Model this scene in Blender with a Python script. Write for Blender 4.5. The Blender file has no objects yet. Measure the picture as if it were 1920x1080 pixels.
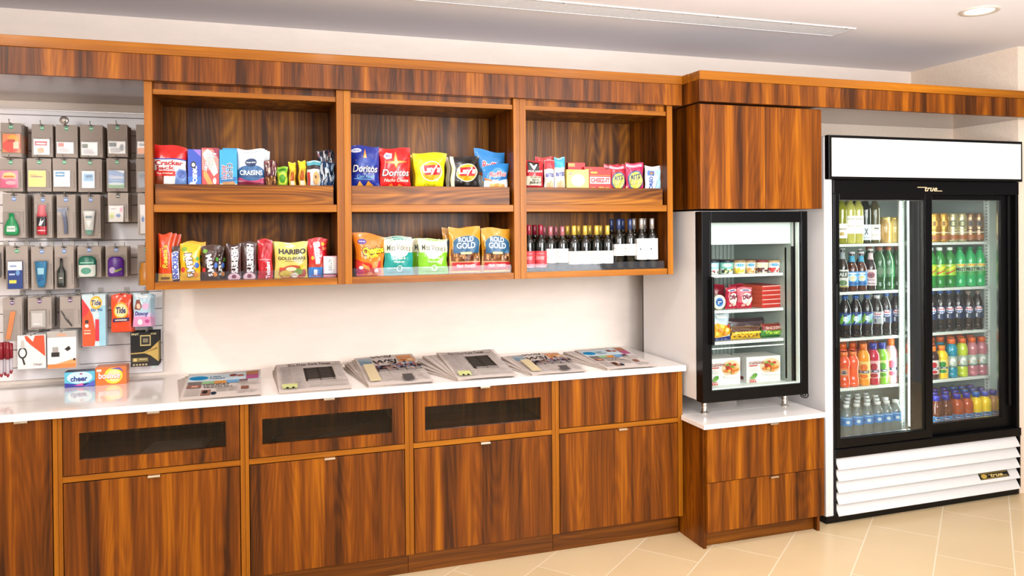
import bpy, math, random
from mathutils import Vector, Matrix
random.seed(7)
SC = bpy.context.scene
COL = SC.collection
PI = math.pi
def lin(h, k=1.0):
    if isinstance(h, (tuple, list)): return (h[0]*k, h[1]*k, h[2]*k, 1)
    h = h.lstrip('#'); r = []
    for i in (0, 2, 4):
        c = int(h[i:i+2], 16)/255
        r.append((c/12.92 if c <= .04045 else ((c+.055)/1.055)**2.4)*k)
    return (*r, 1)

# ------------------------------------------------------------------ camera
FPX, PPX, PPY = 1441.5, 958.6, 435.75
CH = 1.6439
_ya, _pi, _ro = math.radians(18.3257), math.radians(-.3573), math.radians(-.4799)
_F = Vector((math.sin(_ya)*math.cos(_pi), math.cos(_ya)*math.cos(_pi), math.sin(_pi)))
_R = Vector((math.cos(_ya), -math.sin(_ya), 0)); _U = _R.cross(_F)
_R2 = _R*math.cos(_ro)+_U*math.sin(_ro); _U2 = -_R*math.sin(_ro)+_U*math.cos(_ro)
cd = bpy.data.cameras.new('camera'); cam = bpy.data.objects.new('camera', cd); COL.objects.link(cam)
cam.matrix_world = Matrix(((_R2.x, _U2.x, -_F.x, 0), (_R2.y, _U2.y, -_F.y, 0), (_R2.z, _U2.z, -_F.z, CH), (0, 0, 0, 1)))
cd.sensor_width = 36; cd.lens = FPX*36/1920; cd.shift_y = (PPY-540)/1920; cd.shift_x = (960-PPX)/1920; cd.clip_start = .05
SC.camera = cam
def at(u, v, X=None, Y=None, Z=None):
    """the point of a world plane (X=, Y= or Z=) measured in the photograph at u, v"""
    d = _F+_R2*((u-PPX)/FPX)-_U2*((v-PPY)/FPX)
    t = X/d.x if X is not None else (Y/d.y if Y is not None else (Z-CH)/d.z)
    return Vector((0, 0, CH))+d*t
def XA(u, Y, v=450): return at(u, v, Y=Y).x
def ZA(u, v, Y): return at(u, v, Y=Y).z

# ------------------------------------------------------------------ light and exposure
vs = SC.view_settings
vs.view_transform = 'Standard'; vs.look = 'None'; vs.gamma = 1; vs.exposure = -0.17; vs.use_curve_mapping = False
w = bpy.data.worlds.new('world'); SC.world = w; w.use_nodes = True
w.node_tree.nodes['Background'].inputs[0].default_value = (1, .955, .93, 1)
w.node_tree.nodes['Background'].inputs[1].default_value = .30
def area(name, loc, target, sx, sy, power, color, spread=PI):
    l = bpy.data.lights.new(name, 'AREA'); l.shape = 'RECTANGLE'; l.size = sx; l.size_y = sy; l.energy = power; l.color = color; l.spread = spread
    o = bpy.data.objects.new(name, l); COL.objects.link(o); o.location = loc
    o.rotation_euler = (Vector(target)-Vector(loc)).to_track_quat('-Z', 'Y').to_euler(); return o
area('bounce_light', (1.9, .4, 1.7), (2.3, 1.5, 2.7), 2.4, 1.6, 150, (.93, .96, 1))  # added upward fill that brightens the ceiling, no fixture stands here
area('left_front_light', (-1.6, -.5, 2.25), (.4, 4.2, 1.3), 1.2, .9, 80, (1, .97, .95))  # added area light for the glare from front left, no window there
area('front_fill_light', (2.6, -1.2, 2.3), (2.2, 4.2, 1.0), 2.0, 1.2, 110, (1, .97, .94))  # unseen soft fill added behind the camera to brighten the fronts
for lx, ly, p in ((-1.2, 2.5, 20), (.4, 2.3, 9), (1.9, 2.5, 9), (3.47, 2.94, 5), (.4, .4, 10), (2.4, .4, 10)):
    l = bpy.data.lights.new('downlight', 'AREA'); l.shape = 'DISK'; l.size = .13; l.energy = p; l.color = (1, .93, .84)
    o = bpy.data.objects.new('downlight', l); COL.objects.link(o); o.location = (lx, ly, 2.70)

# ------------------------------------------------------------------ materials
MATS = {}
def newmat(name):
    m = bpy.data.materials.new(name); m.use_nodes = True
    return m, m.node_tree, m.node_tree.nodes['Principled BSDF']
def surf(name, color, rough=.5, noise=.04, scale=30, bump=0, bscale=60, metal=0, spec=.5, coat=0, vec=(1, 1, 1), emit=0):
    """plain procedural surface: base colour varied by noise, optional bump"""
    if name in MATS: return MATS[name]
    m, nt, b = newmat(name); c = lin(color)
    tc = nt.nodes.new('ShaderNodeTexCoord'); mp = nt.nodes.new('ShaderNodeMapping'); mp.inputs['Scale'].default_value = vec
    nt.links.new(tc.outputs['Object'], mp.inputs[0])
    n = nt.nodes.new('ShaderNodeTexNoise'); n.inputs['Scale'].default_value = scale; n.inputs['Detail'].default_value = 3
    nt.links.new(mp.outputs[0], n.inputs['Vector'])
    r = nt.nodes.new('ShaderNodeValToRGB')
    r.color_ramp.elements[0].position = .3; r.color_ramp.elements[1].position = .7
    r.color_ramp.elements[0].color = (*[x*(1-noise) for x in c[:3]], 1); r.color_ramp.elements[1].color = (*[min(1, x*(1+noise)) for x in c[:3]], 1)
    nt.links.new(n.outputs[0], r.inputs[0]); nt.links.new(r.outputs[0], b.inputs['Base Color'])
    b.inputs['Roughness'].default_value = rough; b.inputs['Metallic'].default_value = metal
    b.inputs['Specular IOR Level'].default_value = spec; b.inputs['Coat Weight'].default_value = coat; b.inputs['Coat Roughness'].default_value = .12
    if bump:
        n2 = nt.nodes.new('ShaderNodeTexNoise'); n2.inputs['Scale'].default_value = bscale; n2.inputs['Detail'].default_value = 2
        nt.links.new(mp.outputs[0], n2.inputs['Vector'])
        bp = nt.nodes.new('ShaderNodeBump'); bp.inputs['Strength'].default_value = bump; bp.inputs['Distance'].default_value = .004
        nt.links.new(n2.outputs[0], bp.inputs['Height']); nt.links.new(bp.outputs[0], b.inputs['Normal'])
    if emit:
        b.inputs['Emission Color'].default_value = c; b.inputs['Emission Strength'].default_value = emit
    MATS[name] = m; return m
def film(color): return surf('film_'+str(color), lin(color, .82), rough=.28, noise=.06, scale=25, bump=.5, bscale=45, coat=.3)
def ink(color): return surf('ink_'+str(color), lin(color, .86), rough=.4, noise=.03, scale=40)
def newsink(color): return surf('newsink_'+str(color), color, rough=.95, noise=.05, scale=60, spec=.05)
def plast(color, rough=.3): return surf('plastic_%s_%s' % (color, rough), lin(color, .84), rough=rough, noise=.03, scale=20)
def wood(name, axis, dark, mid, light, rough=.42, broad=13., fine=1.0, coat=.06, fig=1.0):
    if name in MATS: return MATS[name]
    m, nt, b = newmat(name); N = nt.nodes.new; L = nt.links.new
    tc = N('ShaderNodeTexCoord'); oi = N('ShaderNodeObjectInfo')
    mul = N('ShaderNodeMath'); mul.operation = 'MULTIPLY'; mul.inputs[1].default_value = 37.; L(oi.outputs['Random'], mul.inputs[0])
    add = N('ShaderNodeVectorMath'); add.operation = 'ADD'; L(tc.outputs['Object'], add.inputs[0]); L(mul.outputs[0], add.inputs[1])
    def mapped(across, along):
        mp = N('ShaderNodeMapping'); mp.inputs['Scale'].default_value = (across, across, along) if axis == 'z' else ((along, across, across) if axis == 'x' else (across, along, across))
        L(add.outputs[0], mp.inputs[0]); return mp.outputs[0]
    a = N('ShaderNodeTexNoise'); a.inputs['Scale'].default_value = 1; a.inputs['Detail'].default_value = 4; a.inputs['Roughness'].default_value = .6; a.inputs['Distortion'].default_value = .12
    L(mapped(broad, .42), a.inputs['Vector'])
    f = N('ShaderNodeTexNoise'); f.inputs['Scale'].default_value = 1; f.inputs['Detail'].default_value = 3; L(mapped(150*fine, 3.5), f.inputs['Vector'])
    # nested arch figure: rings around a slowly varying field, strongly stretched along the grain
    g = N('ShaderNodeTexNoise'); g.inputs['Scale'].default_value = 1; g.inputs['Detail'].default_value = 1; L(mapped(6.5, .7), g.inputs['Vector'])
    gm = N('ShaderNodeMath'); gm.operation = 'MULTIPLY'; gm.inputs[1].default_value = 130; L(g.outputs[0], gm.inputs[0])
    gs = N('ShaderNodeMath'); gs.operation = 'SINE'; L(gm.outputs[0], gs.inputs[0])
    # sum
    s1 = N('ShaderNodeMath'); s1.operation = 'MULTIPLY_ADD'; s1.inputs[1].default_value = 1.25; s1.inputs[2].default_value = -.22; L(a.outputs[0], s1.inputs[0])
    s2 = N('ShaderNodeMath'); s2.operation = 'MULTIPLY_ADD'; s2.inputs[1].default_value = .22; L(f.outputs[0], s2.inputs[0]); L(s1.outputs[0], s2.inputs[2])
    s3 = N('ShaderNodeMath'); s3.operation = 'MULTIPLY_ADD'; s3.inputs[1].default_value = .05*fig; L(gs.outputs[0], s3.inputs[0]); L(s2.outputs[0], s3.inputs[2])
    r = N('ShaderNodeValToRGB'); e = r.color_ramp.elements
    e[0].position = .32; e[0].color = lin(dark); e[1].position = .80; e[1].color = lin(light)
    k = e.new(.56); k.color = lin(mid)
    L(s3.outputs[0], r.inputs[0]); L(r.outputs[0], b.inputs['Base Color'])
    b.inputs['Roughness'].default_value = rough; b.inputs['Coat Weight'].default_value = coat; b.inputs['Coat Roughness'].default_value = .15; b.inputs['Specular IOR Level'].default_value = .22
    bp = N('ShaderNodeBump'); bp.inputs['Strength'].default_value = .12; bp.inputs['Distance'].default_value = .001
    L(f.outputs[0], bp.inputs['Height']); L(bp.outputs[0], b.inputs['Normal'])
    MATS[name] = m; return m
WD = ('#381901', '#733a03', '#a76107')
WV = wood('wood_veneer_vertical', 'z', *WD, broad=15, fig=.6)
WH = wood('wood_veneer_horizontal', 'x', '#4c2602', '#804807', '#ac6c12', broad=22, fine=.7, fig=1.6)
WS = wood('wood_solid_vertical', 'z', '#7e4505', '#96580a', '#aa6a10', broad=20, fig=.4)
WSH = wood('wood_solid_horizontal', 'x', '#7e4505', '#96580a', '#aa6a10', broad=26, fig=.6)
WI = wood('wood_interior_vertical', 'z', '#3c1d02', '#74420a', '#a86a18', broad=24, fine=.8, fig=1.2)
WP = wood('wood_plinth_horizontal', 'x', '#452103', '#683807', '#824a0e', broad=22)
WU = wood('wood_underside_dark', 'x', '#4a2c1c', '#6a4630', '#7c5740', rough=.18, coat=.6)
def clearmat(name, tint=(.96, .98, .97), gloss=1.0, rough=.02, base=0.0, bcol=(.8, .8, .8), ior=1.45):
    """thin clear sheet: transparent with fresnel reflection and a little body"""
    if name in MATS: return MATS[name]
    m = bpy.data.materials.new(name); m.use_nodes = True; nt = m.node_tree; nt.nodes.clear(); N = nt.nodes.new; L = nt.links.new
    out = N('ShaderNodeOutputMaterial'); t = N('ShaderNodeBsdfTransparent'); t.inputs[0].default_value = (*tint, 1)
    g = N('ShaderNodeBsdfGlossy'); g.inputs['Roughness'].default_value = rough
    fr = N('ShaderNodeFresnel'); fr.inputs[0].default_value = ior
    mm = N('ShaderNodeMath'); mm.operation = 'MULTIPLY'; mm.inputs[1].default_value = gloss; L(fr.outputs[0], mm.inputs[0])
    mx = N('ShaderNodeMixShader'); L(mm.outputs[0], mx.inputs[0]); L(t.outputs[0], mx.inputs[1]); L(g.outputs[0], mx.inputs[2])
    last = mx
    if base:
        nz = N('ShaderNodeTexNoise'); nz.inputs['Scale'].default_value = 40
        cr = N('ShaderNodeValToRGB'); cr.color_ramp.elements[0].color = (*[c*.8 for c in bcol], 1); cr.color_ramp.elements[1].color = (*bcol, 1); L(nz.outputs[0], cr.inputs[0])
        d = N('ShaderNodeBsdfDiffuse'); L(cr.outputs[0], d.inputs[0])
        m2 = N('ShaderNodeMixShader'); m2.inputs[0].default_value = base; L(mx.outputs[0], m2.inputs[1]); L(d.outputs[0], m2.inputs[2]); last = m2
    L(last.outputs[0], out.inputs[0]); MATS[name] = m; return m
GLASS = clearmat('door_glass', (.97, .99, .98), .28, .01)
ACRYL = clearmat('acrylic_sheet', (.93, .94, .97), .7, .05, base=.02, bcol=(.85, .88, .95))
BLIST = clearmat('blister_plastic', (.98, .98, .98), .35, .05)
PET = clearmat('clear_pet_plastic', (.72, .80, .80), 2.2, .1, base=.3, bcol=(.40, .50, .50))
DKPANE = clearmat('smoked_pane', (.85, .82, .8), .5, .02)
WHITE = surf('appliance_white_enamel', '#dedbd9', .3, .01, 8)
BLACK = surf('black_coated_metal', '#060506', .33, .1, 30, spec=.25)
BLKR = surf('black_rubber', '#101010', .5, .1, 30)
CHROME = surf('brushed_nickel', '#d8d2c8', .25, .04, 60, metal=1)
STONE = surf('polished_white_stone', '#f1ece8', .06, .02, 5, coat=.4)
SHELFW = surf('white_coated_wire', '#dfe6e0', .35, .02, 30)
INW = surf('fridge_liner_white', '#a9b3ac', .4, .02, 6)

# ------------------------------------------------------------------ mesh building
class MB:
    def __init__(s): s.v = []; s.f = []; s.m = []; s.sm = []; s.mats = []
    def mi(s, m):
        if m not in s.mats: s.mats.append(m)
        return s.mats.index(m)
    def add(s, vs, fs, m, smooth=False):
        o = len(s.v); s.v += [tuple(p) for p in vs]; k = s.mi(m)
        for f in fs: s.f.append(tuple(i+o for i in f)); s.m.append(k); s.sm.append(smooth)
        return s
    def box(s, x0, x1, y0, y1, z0, z1, m):
        vs = [(x, y, z) for x in (x0, x1) for y in (y0, y1) for z in (z0, z1)]
        return s.add(vs, [(0, 1, 3, 2), (4, 6, 7, 5), (0, 4, 5, 1), (2, 3, 7, 6), (0, 2, 6, 4), (1, 5, 7, 3)], m)
    def lathe(s, prof, m, cx=0, cy=0, seg=20, sq=0, smooth=True):
        """prof: [(r,z)] bottom to top; sq>0 squares the section"""
        vs = []; n = len(prof)
        for r, z in prof:
            for k in range(seg):
                a = 2*PI*k/seg; c, d = math.cos(a), math.sin(a); q = 1
                if sq: q = 1+sq*(1/max(abs(c), abs(d))-1)
                vs.append((cx+r*c*q, cy+r*d*q, z))
        fs = [(i*seg+k, i*seg+(k+1) % seg, (i+1)*seg+(k+1) % seg, (i+1)*seg+k) for i in range(n-1) for k in range(seg)]
        fs.append(tuple(reversed(range(seg)))); fs.append(tuple(range((n-1)*seg, n*seg)))
        return s.add(vs, fs, m, smooth)
    def tube(s, pts, r, m, seg=8):
        pts = [Vector(p) for p in pts]; vs = []
        for i, p in enumerate(pts):
            d = (pts[min(i+1, len(pts)-1)]-pts[max(i-1, 0)]).normalized()
            a = d.cross(Vector((0, 0, 1)) if abs(d.z) < .9 else Vector((1, 0, 0))).normalized(); b = d.cross(a)
            for k in range(seg): vs.append(p+a*r*math.cos(2*PI*k/seg)+b*r*math.sin(2*PI*k/seg))
        n = len(pts)
        fs = [(i*seg+k, i*seg+(k+1) % seg, (i+1)*seg+(k+1) % seg, (i+1)*seg+k) for i in range(n-1) for k in range(seg)]
        fs += [tuple(reversed(range(seg))), tuple(range((n-1)*seg, n*seg))]
        return s.add(vs, fs, m, True)
    def prism(s, poly, y0, y1, m):   # poly in (x,z)
        n = len(poly); vs = [(x, y0, z) for x, z in poly]+[(x, y1, z) for x, z in poly]
        return s.add(vs, [tuple(range(n)), tuple(reversed(range(n, 2*n)))]+[(i, (i+1) % n, n+(i+1) % n, n+i)[::-1] for i in range(n)], m)
    def prismx(s, poly, x0, x1, m):   # poly in (y,z)
        n = len(poly); vs = [(x0, y, z) for y, z in poly]+[(x1, y, z) for y, z in poly]
        return s.add(vs, [tuple(range(n)), tuple(reversed(range(n, 2*n)))]+[(i, (i+1) % n, n+(i+1) % n, n+i)[::-1] for i in range(n)], m)
    def build(s, name, parent=None, loc=None, rz=0, bevel=0, label=None):
        me = bpy.data.meshes.new(name); me.from_pydata(s.v, [], s.f)
        for m in s.mats: me.materials.append(m)
        me.polygons.foreach_set('material_index', s.m); me.polygons.foreach_set('use_smooth', s.sm); me.update()
        o = bpy.data.objects.new(name, me); COL.objects.link(o)
        if parent: o.parent = parent
        if loc is not None: o.location = loc
        if rz: o.rotation_euler.z = rz
        if bevel:
            b = o.modifiers.new('bevel', 'BEVEL'); b.width = bevel; b.segments = 2; b.limit_method = 'ANGLE'
        if label: o['label'] = label
        return o
def tag(o, label, cat, group=None, kind=None):
    if label: o['label'] = label
    if cat: o['category'] = cat
    if group: o['group'] = group
    if kind: o['kind'] = kind
    return o
def thing(name, loc, label, cat, group=None, rz=0):
    o = bpy.data.objects.new(name, None); COL.objects.link(o); o.location = loc; o.rotation_euler.z = rz; o.empty_display_size = .05
    return tag(o, label, cat, group)
def struct(mb, name): o = mb.build(name); o['kind'] = 'structure'; return o
def copy_tree(o, parent=None):
    c = o.copy(); COL.objects.link(c); c.parent = parent
    for ch in list(o.children): copy_tree(ch, c)
    return c

# ---- lettering: font curves turned to triangles, fitted into a box of a printed face
_TX = {}
def text_tris(s, bold=0.0, shear=0.0):
    key = (s, bold, shear)
    if key in _TX: return _TX[key]
    cu = bpy.data.curves.new('t', 'FONT'); cu.body = s; cu.offset = bold; cu.shear = shear; cu.resolution_u = 3; cu.fill_mode = 'FRONT'
    ob = bpy.data.objects.new('t', cu)
    me = bpy.data.meshes.new_from_object(ob)
    me.calc_loop_triangles()
    vs = [v.co.copy() for v in me.vertices]
    T = [[(vs[i].x, vs[i].y) for i in t.vertices] for t in me.loop_triangles]
    if T:
        xs = [p[0] for t in T for p in t]; ys = [p[1] for t in T for p in t]
        x0, x1, y0, y1 = min(xs), max(xs), min(ys), max(ys)
        T = [[((p[0]-x0)/(x1-x0+1e-9)-.5, (p[1]-y0)/(y1-y0+1e-9)-.5) for p in t] for t in T]
    bpy.data.objects.remove(ob); bpy.data.curves.remove(cu); bpy.data.meshes.remove(me)
    _TX[key] = T; return T
def split(t, m, out, d=0):
    L = [math.dist(t[i], t[(i+1) % 3]) for i in range(3)]; k = max(range(3), key=lambda i: L[i])
    if L[k] < m or d > 8: out.append(t); return
    a, b, c = t[k], t[(k+1) % 3], t[(k+2) % 3]; q = ((a[0]+b[0])/2, (a[1]+b[1])/2)
    split([a, q, c], m, out, d+1); split([q, b, c], m, out, d+1)
def poly_tris(P):
    c = (sum(p[0] for p in P)/len(P), sum(p[1] for p in P)/len(P))
    return [[c, P[i], P[(i+1) % len(P)]] for i in range(len(P))]
def rotp(P, c, a, asp=1.0):
    ca, sa = math.cos(a), math.sin(a)
    return [(c[0]+((x-c[0])*asp*ca-(y-c[1])*sa)/asp, c[1]+(x-c[0])*asp*sa+(y-c[1])*ca) for x, y in P]
def decorate(mb, S, items, asp=1.0, step=.12, eps=.00035, mat=ink, flip=False):
    """items drawn on the face S(u,v,offset); u,v in 0..1. asp = width/height"""
    for k, it in enumerate(items):
        kind = it[0]; opt = it[-1] if isinstance(it[-1], dict) else {}
        if kind == 'r':
            _, u0, v0, u1, v1, col = it[:6]; P = [(u0, v0), (u1, v0), (u1, v1), (u0, v1)]; T = poly_tris(P)
        elif kind == 'e':
            _, cu, cv, ru, rv, col = it[:6]; P = [(cu+ru*math.cos(2*PI*i/22), cv+rv*math.sin(2*PI*i/22)) for i in range(22)]; T = poly_tris(P)
        elif kind == 'p':
            _, P, col = it[:3]; T = poly_tris(P)
        elif kind == 't':
            _, s, cu, cv, w_, h_, col = it[:7]
            T = text_tris(s, opt.get('b', .0), opt.get('sh', 0)); ro = opt.get('rot', 0); sk = opt.get('sk', 0); arc = opt.get('arc', 0)
            def mp(p):
                x, y = p; y = y*(1+opt.get('bulge', 0)*(1-4*x*x)) + sk*x - arc*x*x
                if ro == 90: x, y = -y, x
                elif ro == -90: x, y = y, -x
                return (cu+x*w_, cv+y*h_)
            T = [[mp(p) for p in t] for t in T]
        if opt.get('a'):
            c = opt.get('c', ((cu, cv) if kind in 'et' else T[0][0])); T = [rotp(t, c, math.radians(opt['a']), asp) for t in T]
        out = []
        for t in T:
            # clip by clamping to the face
            t = [(min(.995, max(.005, x)), min(.995, max(.005, y))) for x, y in t]
            if abs((t[1][0]-t[0][0])*(t[2][1]-t[0][1])-(t[2][0]-t[0][0])*(t[1][1]-t[0][1])) < 1e-9: continue
            split(t, step, out)
        vs = []; fs = []
        for t in out:
            o = len(vs); vs += [S(x, y, eps*(k+1)) for x, y in t]; fs.append((o, o+1, o+2))
        mb.add(vs, fs, mat(col))

# ------------------------------------------------------------------ packages
def bag(w_, h_, t_, col, items, back=None, taper=.0, crimp=.06, wob=.004, seed=0, foil=film, lean=0, top=0.0, peak=0.0):
    """pillow bag standing on its lower seal, front towards -y. taper>0: wider on top"""
    rnd = random.Random(seed); ph = [rnd.uniform(0, 6) for _ in range(6)]
    def core(u, v, side, off):
        hw = w_*(1-taper*(1-v))*(1-.05*math.sin(PI*v))/2
        x = (u-.5)*2
        pu = max(0, 1-abs(x)**2.6)**.6
        vv = min(1, max(0, (v-crimp)/(1-2*crimp))); pv = math.sin(PI*vv)**.55 if 0 < vv < 1 else 0
        wr = (math.sin(9*u+ph[0]+5*v)*math.sin(13*v+ph[1])+.7*math.sin(21*u*(1.2-v)+ph[2]))*wob*(.3+.7*pv)*pu
        y = side*(t_/2*pu*pv+.0012)+side*wr
        z = v*h_+(math.sin(x*3+ph[3])*.006+peak*x*-1)*v*v*h_*4
        px = x*hw+math.sin(11*v+ph[4])*wob*.5*abs(x)
        y += lean*z
        return (px, y-off if side < 0 else y+off, z)
    mb = MB(); NU, NV = 12, 16
    for side, c in ((-1, col), (1, back or col)):
        vs = [core(i/NU, j/NV, side, 0) for j in range(NV+1) for i in range(NU+1)]
        fs = []
        for j in range(NV):
            for i in range(NU):
                a = j*(NU+1)+i; q = (a, a+1, a+NU+2, a+NU+1)
                fs.append(q if side < 0 else q[::-1])
        mb.add(vs, fs, foil(c), True)
    # edges closing front and back
    loop = [(i/NU, 0) for i in range(NU+1)]+[(1, j/NV) for j in range(1, NV+1)]+[(i/NU, 1) for i in range(NU-1, -1, -1)]+[(0, j/NV) for j in range(NV-1, 0, -1)]
    n = len(loop); vs = [core(u, v, -1, 0) for u, v in loop]+[core(u, v, 1, 0) for u, v in loop]
    mb.add(vs, [(i, n+i, n+(i+1) % n, (i+1) % n) for i in range(n)], foil(col))
    decorate(mb, lambda u, v, o: core(u, v, -1, o+.0009), items, asp=w_/h_, step=.055)
    return mb
def carton(w_, h_, d_, col, items, side=None, topc=None, side_items=None, mat=ink, right=False):
    mb = MB(); x0 = -w_/2
    mb.box(x0, -x0, -d_/2, d_/2, 0, h_, mat(col))
    if side: mb.box(x0-.0004, x0, -d_/2, d_/2, 0, h_, mat(side)); mb.box(-x0, -x0+.0004, -d_/2, d_/2, 0, h_, mat(side))
    if topc: mb.box(x0, -x0, -d_/2, d_/2, h_, h_+.0004, mat(topc))
    decorate(mb, lambda u, v, o: (x0+u*w_, -d_/2-o-.0004, v*h_), items, asp=w_/h_, step=2)
    if side_items: decorate(mb, lambda u, v, o: (x0-.0006-o, d_/2-u*d_, v*h_), side_items, asp=d_/h_, step=2)
    return mb
def put(mb, name, u0, u1, Y, zb, label, cat, rz=0, group=None, X=None):
    x = X if X is not None else (XA(u0, Y)+XA(u1, Y))/2
    return tag(mb.build(name, loc=(x, Y, zb), rz=rz), label, cat, group)
def dims(u0, u1, vt, Y, zb): return XA(u1, Y)-XA(u0, Y), ZA((u0+u1)/2, vt, Y)-zb

# ================================================================== the room
YW, ZC, XR, YC0 = 4.267, 2.718, 4.395, 3.465
WALLM = surf('wallpaper_cream', '#f3e5d9', .75, .025, 6, bump=.25, bscale=150, vec=(1, 1, 3))
WALLR = surf('wallpaper_woven_tan', '#e6d3c0', .8, .05, 120, bump=.4, bscale=300, vec=(1, 1, .5))
CEILM = surf('ceiling_paint', '#eae8ee', .85, .01, 4)
def tile_material():
    m, nt, b = newmat('floor_tile'); N = nt.nodes.new; L = nt.links.new
    tc = N('ShaderNodeTexCoord'); mp = N('ShaderNodeMapping'); mp.vector_type = 'TEXTURE'
    mp.inputs['Rotation'].default_value = (0, 0, math.radians(40)); L(tc.outputs['Object'], mp.inputs[0])
    m2 = N('ShaderNodeMapping'); m2.inputs['Location'].default_value = (-.485+6.85, .112+6.56, 0); L(mp.outputs[0], m2.inputs[0])
    br = N('ShaderNodeTexBrick'); br.offset = .36; br.offset_frequency = 2; br.squash = 1
    br.inputs['Scale'].default_value = 1; br.inputs['Brick Width'].default_value = .685; br.inputs['Row Height'].default_value = .328
    br.inputs['Mortar Size'].default_value = .0035; br.inputs['Mortar Smooth'].default_value = .3
    br.inputs['Color1'].default_value = lin('#dcc49c'); br.inputs['Color2'].default_value = lin('#d6bc92'); br.inputs['Mortar'].default_value = lin('#ecdcc2')
    L(m2.outputs[0], br.inputs['Vector'])
    n = N('ShaderNodeTexNoise'); n.inputs['Scale'].default_value = 2.5; n.inputs['Detail'].default_value = 6; L(tc.outputs['Object'], n.inputs['Vector'])
    cr = N('ShaderNodeValToRGB'); cr.color_ramp.elements[0].color = (.9, .88, .84, 1); cr.color_ramp.elements[1].color = (1.04, 1.04, 1.04, 1); L(n.outputs[0], cr.inputs[0])
    mx = N('ShaderNodeMix'); mx.data_type = 'RGBA'; mx.blend_type = 'MULTIPLY'; mx.inputs[0].default_value = 1
    L(br.outputs['Color'], mx.inputs[6]); L(cr.outputs[0], mx.inputs[7]); L(mx.outputs[2], b.inputs['Base Color'])
    b.inputs['Roughness'].default_value = .28
    bp = N('ShaderNodeBump'); bp.inputs['Strength'].default_value = .3; bp.inputs['Distance'].default_value = .001; bp.invert = True
    L(br.outputs['Fac'], bp.inputs['Height']); L(bp.outputs[0], b.inputs['Normal'])
    return m
XL = -3.2
struct(MB().box(XL, 6.5, -3.5, YW+.1, -.05, 0, tile_material()), 'floor')
struct(MB().box(XL, 6.5, -3.5, YW+.1, ZC, ZC+.05, CEILM), 'ceiling')
struct(MB().box(XL, XR+.001, YW, YW+.1, 0, ZC, WALLM), 'wall_back')
struct(MB().box(XR, 6.5, YC0, YW+.1, 0, ZC, WALLR), 'wall_right')
struct(MB().box(XL-.1, XL, -3.5, YW+.1, 0, ZC, WALLM), 'wall_left')
struct(MB().box(2.888, XR, 3.925, YW, 2.15, 2.276, WALLR), 'trim_1')
struct(MB().box(XR+.04, 6.5, YC0-.012, YC0, 0, .10, surf('base_tile', '#e2c9a6', .3, .04, 8)), 'baseboard_right')

# ceiling air diffuser: flange, core with long slats
t = thing('air_diffuser', (1.7, 3.485, ZC), 'long white linear slot diffuser set flush into the ceiling', 'air vent')
GR = surf('diffuser_white_metal', '#d9d8da', .4, .02, 20)
mb = MB()
for (a, b, c, d) in ((-1.45, 1.42, -.088, -.076), (-1.45, 1.42, .076, .088), (-1.45, -1.435, -.076, .076), (1.405, 1.42, -.076, .076)): mb.box(a, b, c, d, -.006, 0, GR)
mb.build('frame', t)
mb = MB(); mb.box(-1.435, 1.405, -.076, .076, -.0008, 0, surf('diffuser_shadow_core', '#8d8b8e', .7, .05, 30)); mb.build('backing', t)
mb = MB()
for k in range(9): y = -.064+k*.016; mb.box(-1.435, 1.405, y-.0052, y+.0052, -.004, -.001, GR)
mb.build('slat', t)
for x in (-.9, -.3, .1, .55, 1.0, 1.36): MB().lathe([(.004, -.0075), (.004, -.006)], BLKR, x, -.081, 8).build('screw', t)
# recessed downlight
t = thing('recessed_downlight', (3.47, 2.94, ZC), 'round recessed ceiling downlight with pale metal trim ring', 'ceiling light')
mb = MB(); n = 40; vs = []
for r, z in ((.092, 0), (.09, -.006), (.074, -.006), (.066, -.001)): vs += [(r*math.cos(2*PI*k/n), r*math.sin(2*PI*k/n), z) for k in range(n)]
mb.add(vs, [(i*n+k, i*n+(k+1) % n, (i+1)*n+(k+1) % n, (i+1)*n+k)[::-1] for i in range(3) for k in range(n)], surf('trim_ring_metal', '#cfc6ba', .35, .02, 20), True); mb.build('trim_ring', t)
mb = MB(); mb.lathe([(.067, -.0018), (.067, -.0008)], surf('lit_lens', '#fff8ea', .4, .01, 10, emit=3.0), seg=n); mb.build('lens', t)

# ================================================================== wooden valance above everything
def valance(name, x0, x1, yf, label, back, ins=0):
    t = thing(name, (x0, yf, 2.2744), label, 'valance'); W = x1-x0
    mb = MB(); n = max(1, round(W/1.7)); 
    for k in range(n): mb.box(W*k/n+(.0006 if k else 0), W*(k+1)/n, 0, .022, 0, .108, WV)
    mb.build('fascia', t)
    MB().box(-.0, W, -.006, .10, .1085, .154, WSH).build('cap_trim', t, bevel=.002)
    MB().box(ins, W, .0221, back-yf, 0, .016, WU).build('underside_panel', t)
    MB().box(ins, W, .0222, back-yf, .118, .153, WP).build('top_board', t)
    return t
valance('wooden_valance', XL, 2.1175, 3.5366, 'walnut valance running above the snack shelves and the hanging packs', YW)
vr = valance('wooden_valance', 2.1225, 4.9, 3.3794, 'walnut valance stepping forward above the tall cooler and the wall cabinet', 3.46, .0205)
MB().box(0, .020, .0225, .88, 0, .108, WV).build('return_panel', vr)
MB().box(-.004, .02, .1003, .88, .1085, .154, WSH).build('cap_return', vr)
MB().box(.0205, 2.2725, .0812, 3.925-3.3794, 0, .016, WU).build('underside_board', vr)

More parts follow.
